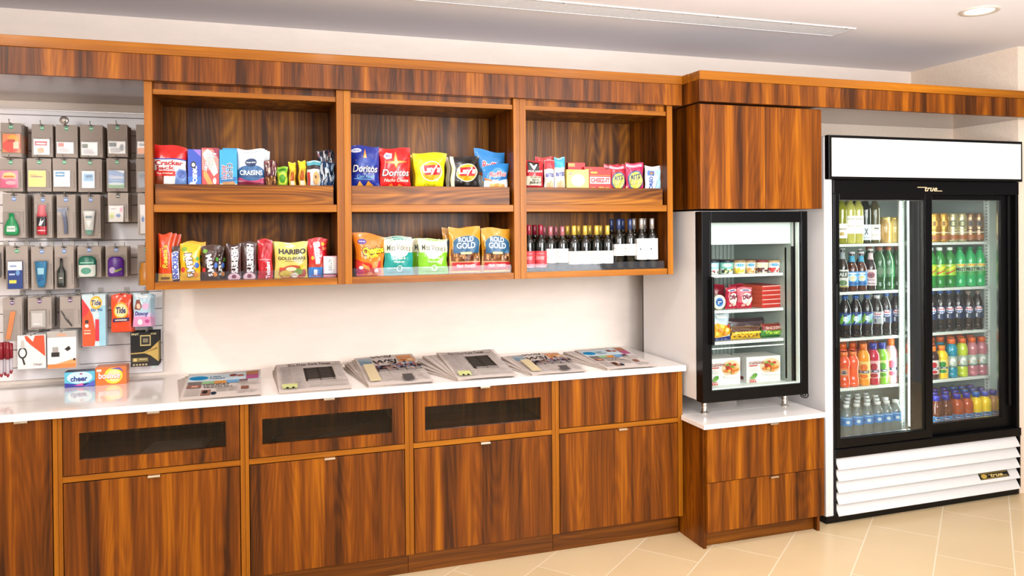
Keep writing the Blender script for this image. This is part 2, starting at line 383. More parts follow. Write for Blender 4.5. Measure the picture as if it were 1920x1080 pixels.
# ================================================================== open wall cabinets
YU, YB = 3.567, 4.0
ZB0, ZB1, ZS0, ZS1, ZT0, ZT1 = 1.392, 1.423, 1.722, 1.755, 2.219, 2.262
def open_cabinet(x0, x1, label, glare=False):
    t = thing('open_wall_cabinet', (x0, YU, ZB0), label, 'wall cabinet', 'open wall cabinets'); W = x1-x0; H = 2.274-ZB0; D = YB-YU
    for a in (0, W-.0325):
        MB().box(a+.0005, a+.032, 0, D, 0, H, WV).build('side_panel', t)
    for a in (0, W-.0325):
        MB().box(a+.0004, a+.0321, -.004, -.0002, 0, H, WS).build('edge_strip', t, bevel=.0008)
    MB().box(.0325, W-.033, .002, D, 0, ZB1-ZB0, WSH).build('bottom_panel', t, bevel=.001)
    MB().box(.0325, W-.033, .002, D-.02, ZS0-ZB0, ZS1-ZB0, WSH).build('shelf', t, bevel=.001)
    MB().box(.0325, W-.033, .0345, D-.02, ZT0-ZB0+.012, ZT1-ZB0-.012, WI).build('top_panel', t)
    MB().box(.0325, W-.033, .006, .022, ZT0-ZB0+.004, ZT0-ZB0+.026, WSH).build('light_rail', t, bevel=.001)
    MB().box(.0325, W-.033, .0225, .034, ZT0-ZB0+.0265, H-.0005, WV).build('top_filler', t)
    MB().box(.0325, W-.033, D-.018, D, ZB1-ZB0, H-.001, WI).build('back_panel', t)
    mb = MB(); mb.box(.036, W-.046, .022, .036, ZS1-ZB0+.001, 1.843-ZB0, WH); mb.box(.036, W-.046, .0362, .36, 1.816-ZB0, 1.827-ZB0, WI)
    mb.build('tray', t, bevel=.001)
    a = MB().box(.036, W-.045, .010, .0125, ZB1-ZB0+.0005, 1.463-ZB0, ACRYL).build('acrylic_lip', t); a['label'] = 'clear acrylic retaining strip'
    mb = MB()
    for fx in (.22, .62):
        mb.lathe([(.004, 0), (.004, .004)], BLKR, 0, 0, 8)
    return t
CX = (-.446, .381, 1.228, 2.075)
open_cabinet(CX[0], CX[1], 'open walnut wall cabinet beside the hanging packs, with candy on its lower shelf')
open_cabinet(CX[1], CX[2], 'middle open walnut wall cabinet filled with bags of chips')
open_cabinet(CX[2], CX[3], 'open walnut wall cabinet with small wine bottles on its lower shelf')

# closed wall cabinet above the countertop cooler
t = thing('closed_wall_cabinet', (2.139, 3.40, 1.731), 'closed walnut wall cabinet with two doors above the countertop cooler', 'wall cabinet')
W = .748; H = .537
mb = MB(); mb.box(0, .018, .019, .86, 0, H, WV); mb.box(W-.018, W, .019, .86, 0, H, WV); mb.box(.0181, W-.0181, .02, .86, .0005, .018, WV); mb.box(.0181, W-.0181, .84, .86, .0181, H, WV); mb.box(.0181, W-.0181, .021, .86, H-.02, H, WV)
mb.build('carcass', t)
MB().box(.001, .3895, 0, .018, 0, H-.004, WV).build('door', t, bevel=.001)
MB().box(.3915, W, 0, .018, 0, H-.004, WV).build('door', t, bevel=.001)

# ================================================================== base cabinets
YBF = 3.581
def handle(parent, x, z, y=0):
    mb = MB(); mb.box(-.024, .024, -.020, .006, .0005, .0025, CHROME); mb.box(-.024, .024, -.020, -.018, -.006, .0005, CHROME)
    o = mb.build('handle', parent, (x, y, z), bevel=.0005); o['label'] = 'brushed metal tab pull'; return o
def base_unit(x0, x1, dx0, dx1, label, slot=None, drawer=True, kind=0, cord=False):
    """x0..x1 the unit, dx0..dx1 the door opening"""
    t = thing('base_cabinet', (x0, YBF, 0), label, 'base cabinet', 'base cabinets under the long counter'); W = x1-x0
    a, b = dx0-x0, dx1-x0
    mb = MB(); mb.box(.002, W-.002, .03, .045, .106, .12, WI)
    mb.box(.001, .017, .02, .62, .106, .879, WI); mb.box(W-.017, W-.001, .02, .62, .106, .879, WI); mb.box(.0171, W-.0171, .02, .62, .106, .124, WI); mb.box(.0171, W-.0171, .60, .62, .1241, .879, WI)
    if drawer: mb.box(.0172, W-.0172, .022, .599, .640, .655, WU)
    mb.build('carcass', t)
    if a > .01: MB().box(.0, a-.0035, 0, .0195, .106, .8795, WS).build('stile', t, bevel=.001)
    if W-b > .01: MB().box(b+.0035, W, 0, .0195, .106, .8795, WS).build('stile', t, bevel=.001)
    if drawer:
        MB().box(a-.003, b+.003, 0, .0195, .607, .631, WSH).build('rail', t, bevel=.001)
        if slot:
            s0, s1, z0, z1 = slot[0]-x0, slot[1]-x0, slot[2], slot[3]
            mb = MB(); D0, D1, Z0, Z1 = a, b, .635, .874
            mb.box(D0, s0, -.001, .018, Z0, Z1, WV); mb.box(s1, D1, -.001, .018, Z0, Z1, WV); mb.box(s0, s1, -.001, .018, Z0, z0, WV); mb.box(s0, s1, -.001, .018, z1, Z1, WV)
            d = mb.build('drawer_front', t)
            MB().box(s0+.0005, s1-.0005, .010, .013, z0+.0005, z1-.0005, DKPANE).build('pane', d, label='smoked clear pane')
            handle(d, (a+b)/2, .8755)
        else:
            d = MB().box(a, b, -.001, .018, .635, .874, WV).build('drawer_front', t, bevel=.001)
        d = MB().box(a, b, -.001, .018, .109, .603, WV).build('door', t, bevel=.001)
        handle(d, (a+b)/2+(.0 if kind != 4 else .008), .6042)
    else:
        d = MB().box(a, b, -.001, .018, .109, .874, WV).build('door', t, bevel=.001)
        handle(d, b-.105, .8755)
    MB().box(.0005, W-.0005, .050, .068, 0, .104, WP).build('plinth', t)
    return t
base_unit(-2.2, -.785, -2.19, -.806, 'walnut base cabinet with one tall door at the left end of the counter', drawer=False)
base_unit(-.784, -.0585, -.765, -.081, 'walnut base cabinet under the leftmost newspapers, windowed drawer showing a folded cloth', (-.706, -.137, .695, .808))
base_unit(-.0575, .671, -.038, .648, 'walnut base cabinet whose windowed drawer holds a loose black cable', (.015, .592, .69, .804))
base_unit(.672, 1.4105, .695, 1.388, 'walnut base cabinet with an empty windowed drawer, right of the cable drawer', (.748, 1.334, .685, .799))
base_unit(1.4115, 2.134, 1.434, 2.104, 'walnut base cabinet at the right end of the counter, with a solid drawer front', kind=4)
# low cabinet below the small cooler
t = thing("low_base_cabinet", (2.1435, 3.375, 0), "low two drawer walnut cabinet carrying the countertop cooler", "base cabinet")
mb = MB(); mb.box(0, .016, .024, .80, 0, .6195, WV); mb.box(.7, .716, .024, .80, 0, .6195, WV); mb.box(.0161, .6999, .03, .8, .1, .118, WI); mb.box(.0161, .6999, .78, .8, .119, .61, WI); mb.box(.0161, .6999, .03, .78, .59, .6195, WI)
mb.build('carcass', t)
for z0, z1 in ((.342, .616), (.089, .339)):
    d = MB().box(.009, .729, 0, .0195, z0, z1, WV).build('drawer_front', t, bevel=.001); handle(d, .40, z1-.001)
MB().box(.0165, .6995, .0565, .073, 0, .088, WP).build('plinth', t)
t['label'] = 'low two drawer walnut cabinet carrying the countertop cooler'
# countertops
tag(MB().box(-2.3, 2.1435, 3.556, YW-.001, .8797, .91, STONE).build('countertop', bevel=.002), 'long polished white countertop under the newspapers', 'countertop')
tag(MB().box(2.121, 2.869, 3.3525, 3.575, .62, .6445, STONE).box(2.137, 2.869, 3.575, YW-.001, .62, .6445, STONE).build('countertop', bevel=.002), 'short low white countertop under the small cooler', 'countertop')
# things seen through the drawer windows
P = [(.02+.57*k/40, YBF+.16+.10*math.sin(k*.23+1.2)*math.cos(k*.11), .660+.006*(k % 9 == 0)) for k in range(41)]
P = [(.10, 3.95, .66), (.11, 3.86, .662), (.06, 3.78, .661), (.12, 3.72, .661), (.22, 3.73, .661), (.30, 3.78, .661), (.38, 3.80, .661), (.45, 3.86, .661), (.50, 3.95, .661), (.56, 4.03, .661)]
def smooth(P, n=6):
    P = [Vector(p) for p in P]; out = []
    for i in range(len(P)-1):
        a, b, c, d = P[max(0, i-1)], P[i], P[i+1], P[min(len(P)-1, i+2)]
        for k in range(n):
            s = k/n; out.append(.5*((2*b)+(c-a)*s+(2*a-5*b+4*c-d)*s*s+(3*b-a-3*c+d)*s**3))
    return out+[P[-1]]
tag(MB().tube(smooth(P), .0035, BLKR).build('cable'), 'loose black cable looped inside the windowed drawer', 'cable')
mb = MB(); n = 14
for i in range(2):
    vs = []
    for a in range(n+1):
        for b in range(n+1):
            x, y = a/n, b/n; vs.append((-.50+.26*x+.04*y, 3.70+.22*y, .6565+.004*i+.012*math.sin(3*x+2*y+i)**2*math.sin(PI*x)*math.sin(PI*y)))
    mb.add(vs, [(p*(n+1)+q, (p+1)*(n+1)+q, (p+1)*(n+1)+q+1, p*(n+1)+q+1) for p in range(n) for q in range(n)], surf('grey_felt', '#6a5a4c', .9, .1, 60), True)
tag(mb.build('cloth'), 'grey brown folded cloth lying in the leftmost windowed drawer', 'cloth')

# ================================================================== slatwall board with hanging packs
YP = 4.235
t = thing('slatwall_panel', (-.457, YP, .932), 'white grooved slatwall board holding hooks and hanging packs', 'display board')
SW = surf('slatwall_white_laminate', '#eee9ea', .3, .01, 6); GV = surf('slatwall_groove_grey', '#a59fa2', .6, .03, 20)
mb = MB(); HT = 1.295; n = 15; st = .0866
z = 0; gs = [.062+st*k for k in range(15) if .062+st*k < HT]
prev = 0
for g in gs+[HT+.004]:
    mb.box(-1.75, 0, 0, .02, prev, g-.004, SW)
    prev = g
mb.build('board', t, bevel=.001)
MB().box(-1.749, -.0005, .012, .026, .001, HT-.001, GV).build('groove_liner', t)
MB().box(.0002, .004, -.001, .026, 0, HT, surf('edge_trim_metal', '#c9c3bf', .4, .03, 20, metal=.6)).build('edge_trim', t)
MB().box(-1.75, 0, -.001, .026, HT+.0005, HT+.004, surf('edge_trim_metal', '#c9c3bf')).build('top_trim', t)

# ------------------------------------------------------------------ carded packs on hooks
CARD = surf('grey_card', '#9b918a', .6, .03, 15); CARDL = surf('pale_grey_card', '#b3aba5', .6, .03, 15)
HOOKM = surf('hook_zinc', '#8f8a84', .35, .05, 40, metal=.8)
YF = 4.065
GRN, BLU, PUR, BLK = '#2f9a6a', '#5f86c8', '#6a3f7a', '#2b2b2b'
def hook(u, v, label, y0=YF-.03, group='peg hooks on the slatwall board'):
    x = XA(u, YF, v); z = ZA(u, v, YF)+.003
    mb = MB(); mb.tube([(0, YP-y0-.001, 0), (0, .02, 0), (0, .004, .002), (0, 0, .010), (0, .001, .016)], .0022, HOOKM)
    mb.box(-.010, .010, YP-y0-.006, YP-y0-.0005, -.012, .022, HOOKM)
    tag(mb.build('peg_hook', loc=(x, y0, z)), label, 'hook', group)
def pack(what, u0, u1, vt, vb, prods, n=5, sticker=GRN, card=CARD, step=.027, hooked=True, blister=True, where='', yf=YF, extra=()):
    uc = (u0+u1)/2; x0, x1 = XA(u0, yf, vt), XA(u1, yf, vt); z1, z0 = ZA(uc, vt, yf), ZA(uc, vb, yf); W, H = x1-x0, z1-z0
    t = thing('carded_pack', ((x0+x1)/2, yf, z0), 'grey carded pack of %s%s' % (what, where), 'carded pack')
    mb = MB(); mb.box(-W/2, W/2, 0, .0012, 0, H, card)
    S = lambda u, v, o: (-W/2+u*W, -.0002-o, v*H)
    it = [('r', .36, .955, .64, .975, '#1d1a18'), ('r', .47, .94, .53, .99, '#1d1a18')]
    if sticker: it += [('e', .5, .88 if H < .25 else .90, .0095/W, .0095/H, sticker), ('r', .5-.007/W, .88-.0015/H if H < .25 else .90-.0015/H, .5+.007/W, .88+.002/H if H < .25 else .90+.002/H, '#e8f2ea')]
    if blister: it += [('r', .90, .12+.055*k, .935, .12+.055*k+.03, '#6e6863') for k in range(9)]
    it += list(extra)
    decorate(mb, S, it, asp=W/H, step=3)
    mb.build('card', t)
    for p in prods:
        kind, pu0, pv0, pu1, pv1, col, dz = p[:7]; items = p[7] if len(p) > 7 else []; nm = p[8] if len(p) > 8 else 'product'
        # pixel box to local
        a, b = XA(pu0, yf, pv0)-(x0+x1)/2, XA(pu1, yf, pv0)-(x0+x1)/2; c, d = ZA(uc, pv1, yf)-z0, ZA(uc, pv0, yf)-z0
        mb = MB()
        if kind == 'box':
            mb.box(a, b, -dz, -.0004, c, d, plast(col)); decorate(mb, lambda u, v, o: (a+u*(b-a), -dz-.0001-o, c+v*(d-c)), items, asp=(b-a)/(d-c), step=3)
            mb.build(nm, t, bevel=.0008)
        elif kind == 'can':
            R = (b-a)/2; h = d-c; cx = (a+b)/2; fl = min(1, .012/R)
            prof = [(R*.95, 0), (R, h*.03), (R, h*.72), (R*.8, h*.76), (R*.8, h*.97), (R*.7, h)] if not items or items[0] != 'taper' else None
            if items and items[0] == 'neck': prof = [(R*.95, 0), (R, h*.05), (R, h*.55), (R*.45, h*.70), (R*.3, h*.75), (R*.3, h)]
            if items and items[0] == 'dome': prof = [(R*.9, 0), (R, h*.05), (R, h*.8), (R*.85, h*.93), (R*.5, h)]
            if items and items[0] == 'tube': prof = [(R*.55, 0), (R*.6, h*.12), (R*.75, h*.2), (R, h*.95), (R, h)]
            if items and items[0] == 'flask': prof = [(R*.8, 0), (R, h*.08), (R, h*.35), (R*.6, h*.68), (R*.35, h*.76), (R*.35, h)]
            mb.lathe(prof, plast(col), 0, 0, 18); mb.v = [(x+cx, y*fl-.013, z+c) for x, y, z in mb.v]
            dec = [i for i in items if not isinstance(i, str)]
            def SC_(u, v, o):
                # follow the profile outline
                z = v*h
                for (ra, za), (rb, zb) in zip(prof, prof[1:]):
                    if za <= z <= zb+1e-9: rr = ra+(rb-ra)*(z-za)/max(1e-9, zb-za); break
                else: rr = prof[-1][0]
                q = (u-.5)*2*.96; return (cx+q*rr, -.013-math.sqrt(max(0, 1-q*q))*rr*fl-o-.0006, c+z)
            decorate(mb, SC_, dec, asp=(b-a)/h, step=.15)
            mb.build(nm, t)
        elif kind == 'poly':
            P = [(a+x*(b-a), c+z*(d-c)) for x, z in items[0]]; mb.prism(P[::-1], -dz, -.0004, plast(col)); mb.build(nm, t)
            for P2, col2 in items[1:]:
                mb = MB(); mb.prism([(a+x*(b-a), c+z*(d-c)) for x, z in P2][::-1], -dz-.0008, -dz, plast(col2)); mb.build(nm, t)
    if blister and prods:
        a = min(XA(p[1], yf, p[2]) for p in prods)-(x0+x1)/2-.006; b = max(XA(p[3], yf, p[2]) for p in prods)-(x0+x1)/2+.006
        c = min(ZA(uc, p[4], yf) for p in prods)-z0-.006; d = max(ZA(uc, p[2], yf) for p in prods)-z0+.006
        dz = max(max(p[6] for p in prods)+.002, .026 if any(p[0] == 'can' for p in prods) else 0)
        a = max(a, -W/2+.001); b = min(b, W/2-.001); c = max(c, .001)
        mb = MB(); k = .003
        vs = [(a, -.0003, c), (b, -.0003, c), (b, -.0003, d), (a, -.0003, d), (a+k, -dz, c+k), (b-k, -dz, c+k), (b-k, -dz, d-k), (a+k, -dz, d-k)]
        mb.add(vs, [(4, 5, 6, 7), (0, 1, 5, 4), (1, 2, 6, 5), (2, 3, 7, 6), (3, 0, 4, 7)], BLIST); mb.build('blister', t, label='clear plastic blister')
    room = YP-.012-yf; n = max(1, min(n, int(room/step)+1))
    for k in range(1, n):
        c = copy_tree(t); c.location.y = yf+k*step+.001; c.location.x += random.uniform(-.003, .003); c.location.z += random.uniform(-.002, .001)
        c.rotation_euler.z = random.uniform(-.02, .02)
        tag(c, 'carded pack behind the front one of %s%s' % (what, where), 'carded pack', 'packs queued behind the %s' % what)
    if hooked: hook(uc, vt+2, 'zinc peg hook holding the packs of %s%s' % (what, where))
    return t
TXT = lambda a, b, c, d, col: ('r', a, b, c, d, col)
R1 = [(1, 40, 230.6, 294, 'an orange sachet', 'box', 5, 251, 39, 286, '#ee7d1e', .006, [('e', .5, .35, .5, .35, '#e2432a'), ('e', .6, .75, .3, .2, '#f4b335'), ('r', .6, .2, .9, .6, '#f7d3b0'), ('r', .3, .55, .7, .7, '#c8371d')]),
 (59, 98.5, 233, 294, 'white tablets with a red banner', 'box', 63.5, 261, 93, 290, '#eeeae8', .006, [('r', .08, .58, .86, .86, '#c02a3c'), ('r', .18, .66, .76, .76, '#f0d8da'), ('e', .45, .28, .24, .18, '#e9a680'), ('r', .1, .08, .8, .14, '#b6aeb0')]),
 (104, 145, 234, 295, 'white tablets with a small salmon tag', 'box', 107, 267, 138, 288, '#e2dedd', .005, [('r', .08, .6, .42, .92, '#d8604c'), ('r', .1, .1, .75, .5, '#c2bdc0'), ('e', .62, .62, .12, .2, '#fbf7f4')]),
 (150, 192, 234, 295, 'silver tablets with a dark green tag', 'box', 153, 267, 183, 291.5, '#e4e1de', .005, [('r', .04, .55, .4, .86, '#46502e'), ('r', .1, .1, .8, .48, '#bcb7bb'), ('r', .7, .3, .92, .8, '#f4f2f0')]),
 (201, 238.6, 233, 294, 'silver tablets with a black tag', 'box', 203.5, 265.5, 235, 288, '#e6e3e0', .005, [('r', .04, .56, .48, .9, '#2c3330'), ('r', .12, .08, .7, .5, '#b4afb2'), ('e', .8, .5, .12, .3, '#6c6a70')]),
 (255, 296, 234, 296, 'an orange and white sachet', 'box', 258, 266, 290, 289, '#f0ece8', .006, [('r', .0, .0, .9, .5, '#e88b26'), ('r', .1, .65, .6, .85, '#8c8a88')])]
R2 = [(-2, 42, 297, 359, 'pink and yellow pills', 'box', 1, 320, 34, 352.5, '#f07aa0', .006, [('p', [(0, .0), (1, 0), (1, .35), (.6, .5), (.3, .42), (0, .55)], '#e4557f'), ('p', [(.1, .55), (.9, .55), (.85, .82), (.55, .92), (.2, .85)], '#f2d590'), ('r', .2, .6, .8, .7, '#d8782e'), ('e', .6, .3, .3, .12, '#f5b0b8')]),
 (50.6, 96, 297, 359, 'bright yellow sachets', 'box', 54, 320, 86, 350.5, '#f5d616', .006, [('r', .1, .58, .85, .66, '#8a3b1a'), ('r', .1, .7, .5, .78, '#c18f12'), ('r', .1, .36, .8, .40, '#d9b30f')]),
 (98.5, 142.6, 297, 359, 'white tablets with a blue square', 'box', 101, 320, 131.5, 350, '#e5e2e6', .006, [('r', .12, .62, .68, .92, '#1f7fae'), ('r', .2, .72, .6, .8, '#d9eef4'), ('r', .1, .08, .8, .5, '#cdc9d2')]),
 (146.5, 190.6, 298, 360, 'pale blue tablets', 'box', 154, 321, 177.5, 352.5, '#dfe4ea', .006, [('r', .12, .4, .92, .85, '#7fb6dc'), ('r', .3, .62, .8, .74, '#2d5f93'), ('r', .1, .06, .9, .3, '#efeff2')]),
 (199.7, 238.6, 297, 359, 'blue tablets with a green field', 'box', 203.5, 320, 233, 352.5, '#2168b4', .006, [('r', 0, 0, 1, .26, '#6aa352'), ('e', .5, .24, .5, .08, '#cfe0e8'), ('p', [(.5, 1), (1, 1), (1, .85)], '#f0f2f4'), ('t', 'Claritin', .5, .62, .86, .2, '#ffffff', {'b': .01}), ('r', .1, .4, .9, .44, '#9fc3e4')]),
 (255, 296, 298, 360, 'dark grey tablets', 'box', 259, 323, 290, 352, '#57545a', .006, [('r', .08, .6, .6, .9, '#2d2a2e')])]
for row, st in ((R1, 'top row'), (R2, 'second row')):
    for (u0, u1, vt, vb, what, kd, a, b, c, d, col, dz, items) in row:
        pack(what, u0, u1, vt, vb, [(kd, a, b, c, d, col, dz, items, 'sachet')], n=5, where=', '+st)
# third row
pack('a green mouthwash bottle', 5, 47, 363, 446, [('can', 9, 400, 37, 441, '#1f9a5c', .02, ['flask', ('r', .2, .16, .8, .42, '#dff0e6'), ('t', 'Scope', .5, .3, .5, .14, '#1f6a45', {'b': .01})], 'bottle')], sticker=BLU, where=', third row')
pack('a red and black spray can', 63.5, 97, 365, 446, [('can', 70, 384, 89, 440, '#c42233', .02, [('r', .0, .28, 1, .6, '#1d1a20'), ('p', [(.2, .3), (.5, .56), (.4, .42), (.8, .5), (.5, .3)], '#e8e2e4'), ('r', .1, .12, .9, .16, '#e8b8be')], 'spray_can')], sticker=BLU, where=', third row')
pack('a navy razor', 106, 141, 365, 446, [('poly', 108, 390, 127, 438, '#1e2a5a', .012, [[(0, .96), (.0, .88), (.45, .84), (.62, .5), (.7, 0), (.98, 0), (.95, .5), (.8, .85), (.98, .9), (.98, 1)]], 'razor')], sticker=BLU, where=', third row')
pack('a white toothpaste tube', 152, 188, 365, 447, [('can', 157, 396, 179, 440, '#dfe3e0', .02, ['tube', ('r', .05, .0, .95, .2, '#6fa596'), ('r', .2, .7, .8, .8, '#8a9aa4'), ('p', [(.2, .6), (.8, .6), (.5, .3)], '#f6f6f4')], 'tube')], sticker=BLU, where=', third row')
pack('small white pastel boxes', 202, 240, 361.5, 416, [('box', 205, 386, 232, 416, '#ece9e6', .012, [('e', .2, .4, .15, .2, '#d6e39a'), ('e', .65, .4, .16, .12, '#7f9fce'), ('e', .85, .75, .1, .15, '#e59ab8'), ('r', .1, .78, .5, .84, '#9f9aa0')], 'box')], sticker='#4a4340', card=CARDL, where=', third row')
pack('a white tag half hidden by the cabinet', 258, 292, 363, 441, [('box', 263, 384, 288, 438, '#eeecea', .008, [('e', .2, .5, .1, .1, '#7f9fce')], 'tag')], sticker=None, card=CARDL, n=2, where='')
# fourth row
pack('grey item at the left frame edge', -26, 6, 460, 524, [('box', -20, 475, 2, 520, '#5b5853', .01, [], 'product')], n=5, sticker=GRN, where=', fourth row')
pack('a navy and white carton', 11, 52, 461, 542, [('box', 16, 490, 43, 541, '#22408c', .014, [('r', 0, .68, 1, 1, '#eceef2'), ('r', .15, .8, .6, .86, '#8fa6cf'), ('r', .1, .2, .6, .32, '#e8df5a'), ('e', .7, .58, .14, .1, '#6fa0d8'), ('r', .1, .5, .5, .56, '#bcd0ee')], 'carton')], sticker=GRN, where=', fourth row')
pack('a blue squeeze tube', 58, 99, 462, 543, [('can', 67, 490, 90, 538, '#2f7fae', .02, ['tube', ('r', .2, .5, .8, .75, '#9fd0e0'), ('p', [(.2, .2), (.8, .3), (.6, .5), (.3, .4)], '#1e5f96')], 'tube')], sticker=BLU, where=', fourth row')
pack('a slim dark bottle', 102, 138, 461, 542, [('can', 108, 484, 124, 538, '#222722', .02, ['neck', ('r', .15, .15, .85, .5, '#565b55'), ('r', .3, .3, .7, .34, '#c9cbc4')], 'bottle')], sticker=BLU, where=', fourth row')
pack('a green deodorant stick', 145, 189, 462, 520, [('can', 148, 480, 181, 519, '#12705a', .022, ['dome', ('r', .0, .02, 1, .58, '#dfe8e2'), ('e', .45, .3, .3, .16, '#58a58c'), ('r', .1, .65, .9, .72, '#8fd0bc')], 'deodorant')], sticker=BLU, where=', fourth row')
pack('a purple deodorant stick', 198, 238, 462, 519, [('can', 203, 481, 233, 518, '#5b1f96', .022, ['dome', ('e', .28, .32, .2, .16, '#c9b6e6'), ('p', [(.4, .3), (.9, .42), (.9, .34), (.5, .2)], '#8ea53a')], 'deodorant')], sticker=BLU, where=', fourth row')
pack('an amber bottle half hidden by the cabinet', 258, 290, 459, 535, [('can', 262, 492, 286, 534, '#d98f1e', .02, [], 'bottle')], sticker=GRN, n=2)
# fifth row
pack('an orange nail file', 5, 41, 558, 640, [('poly', 10, 584, 30, 636, '#e2905a', .004, [[(0, 0), (.45, 0), (1, 1), (.5, 1)]], 'nail_file')], sticker=PUR, where=', fifth row')
pack('clear zipped bags', 52, 96, 558, 617, [('box', 58, 582, 86, 614, '#bfbab6', .008, [('r', .1, .1, .8, .85, '#d6d2cf'), ('r', .2, .2, .6, .26, '#f2f0ee')], 'zip_bag')], sticker=PUR, where=', fifth row')
pack('steel tweezers', 112, 151, 556, 615, [('poly', 114, 582, 136, 612, '#4a4542', .004, [[(0, 1), (.08, 1), (.5, .55), (1, .05), (.9, 0), (.4, .45)], ([(.3, .7), (.55, .6), (.7, .4), (.5, .5)], '#9b9692')], 'tweezers')], sticker=PUR, where=', fifth row')
def flat_pack(name, what, u0, u1, vt, vb, col, items, n, group_what, t_=.012, step=.02, cat='pack', yf=YF, hk=True, poly=None, rz=0):
    uc = (u0+u1)/2; x0, x1 = XA(u0, yf, vt), XA(u1, yf, vt); z1, z0 = ZA(uc, vt, yf), ZA(uc, vb, yf); W, H = x1-x0, z1-z0
    mb = carton(W, H, t_, col, items)
    o = mb.build(name, loc=((x0+x1)/2, yf, z0), rz=rz); tag(o, what, cat)
    for k in range(1, n):
        c = o.copy(); COL.objects.link(c); c.location.y = yf+k*step; c.location.z += random.uniform(-.003, .003)
        tag(c, group_what, cat, group_what)
    if hk: hook(uc, vt+2, 'zinc peg hook holding the '+hk if isinstance(hk, str) else 'zinc peg hook at the top of '+what[:60], y0=yf-.02)
    return o
flat_pack('stain_pen_pack', 'tall orange and pale blue card holding a stain remover pen', 154, 198, 552, 649, '#cfe6ee', [
 ('p', [(0, 0), (.52, 0), (.58, .25), (.45, .6), (.28, .75), (.0, .93)], '#f0572a'), ('p', [(.0, .93), (.0, .55), (.2, .62), (.32, .72)], '#e02f36'), ('r', .72, 0, 1, .78, '#9fd3e6'),
 ('e', .60, .84, .25, .13, '#f7b92a'), ('e', .60, .84, .17, .09, '#fbe9b0'), ('t', 'Tide', .60, .84, .40, .105, '#1d2f7a', {'b': .03, 'sh': .15}), ('t', 'to go', .62, .70, .50, .075, '#2a5ea8', {'b': .02}),
 ('r', .56, .1, .72, .52, '#d92b45'), ('e', .2, .4, .08, .035, '#f5e9e0'), ('e', .2, .48, .08, .035, '#3c2c2c'), ('r', .08, .24, .36, .27, '#f7c0a8'), ('r', .08, .30, .36, .32, '#f7c0a8')], 4,
 'pale blue pen card hanging behind the tall orange one', hk='stain pen cards')
def pouch(what, u0, u1, vt, vb, col, items, n, behind, yf=YF, seed=1, t_=.02, back=None, hk=''):
    uc = (u0+u1)/2; x0, x1 = XA(u0, yf, vt), XA(u1, yf, vt); z1, z0 = ZA(uc, vt, yf), ZA(uc, vb, yf); W, H = x1-x0, z1-z0
    o = bag(W, H, t_, col, items, back=back, seed=seed, wob=.002, crimp=.03).build('laundry_pouch', loc=((x0+x1)/2, yf, z0)); tag(o, what, 'pouch')
    for k in range(1, n):
        c = o.copy(); COL.objects.link(c); c.location = (o.location.x+.002*k, yf+k*.025, z0-.004*k); tag(c, behind, 'pouch', behind)
    hook(uc, vt+2, 'zinc peg hook holding the '+hk, y0=yf-.02)
pouch('orange detergent pouch with a yellow target emblem', 208, 246, 551, 622, '#ee4f1f', [
 ('r', .0, .88, 1, 1, '#e8421c'), ('e', .3, .93, .06, .03, '#f6d6c8'), ('e', .7, .94, .06, .03, '#f6d6c8'), ('r', 0, .0, 1, .22, '#e8481c'),
 ('e', .5, .56, .38, .22, '#f7a41c'), ('e', .5, .56, .31, .17, '#fbe3a0'), ('t', 'Tide', .5, .57, .5, .17, '#1c2a6c', {'b': .04, 'sh': .15}), ('p', [(.08, .36), (.92, .38), (.92, .28), (.08, .26)], '#33205c'), ('r', .2, .30, .8, .33, '#f2d9c0')], 4, 'orange detergent pouch behind the front orange one', hk='orange pouches')
pouch('pale blue and pink fabric softener pouch', 249, 283, 550, 612, '#bfe0f0', [
 ('r', .0, .0, 1, .30, '#ee9cc8'), ('r', 0, .3, 1, .42, '#d6c8ea'), ('e', .5, .92, .4, .05, '#e8f4fa'), ('p', [(.08, .52), (.2, .8), (.38, .82), (.5, .62), (.4, .5)], '#8a4a3a'), ('e', .32, .62, .11, .08, '#f1c6a8'),
 ('e', .72, .62, .2, .1, '#e9b8dc'), ('t', 'Downy', .48, .38, .78, .16, '#2a3a96', {'b': .03, 'sh': .2}), ('e', .4, .14, .14, .09, '#fdf0f8'), ('e', .8, .16, .12, .06, '#c84f96')], 5, 'blue sided softener pouch behind the pale blue front one', seed=3, t_=.024, back='#3fa8cf', hk='softener pouches')
# lower row
flat_pack('cable_pack', 'white and red card with a coiled cable, lower left of the board', 33, 86, 628, 691, '#eceae9', [
 ('p', [(.25, .98), (.95, .98), (.98, .35), (.7, .55), (.45, .72), (.3, .85)], '#e0532f'), ('p', [(.35, .98), (.62, .98), (.55, .8)], '#eceae9'), ('e', .18, .48, .16, .17, '#2a2727'), ('e', .18, .48, .11, .12, '#eceae9'), ('p', [(.14, .36), (.2, .36), (.28, .14), (.22, .12)], '#2a2727'), ('p', [(.1, .62), (.26, .62), (.22, .86), (.14, .86)], '#c9c5c2'), ('t', 'Charge', .72, .12, .3, .09, '#7c5f58', {'sh': .3})], 5,
 'white card pack behind the red and white cable card', hk='cable cards', t_=.01)
flat_pack('charger_pack', 'white and orange box pack showing a small black charger', 89, 143, 621, 690, '#f0eeec', [
 ('r', 0, .84, 1, 1, '#b9b3ad'), ('r', .35, .88, .65, .93, '#e6a27e'), ('r', 0, 0, 1, .12, '#e88a4a'), ('p', [(.3, .12), (1, .12), (1, .26), (.7, .2)], '#e9a668'), ('r', .14, .32, .42, .44, '#241f1e'), ('r', .18, .44, .38, .58, '#a9a4a0'), ('p', [(.6, .52), (.75, .60), (.82, .52), (.7, .46)], '#1d1a1a'), ('r', .9, .2, .97, .26, '#2a2726')], 5,
 'white pack behind the white and orange charger pack', hk='charger packs', t_=.014)
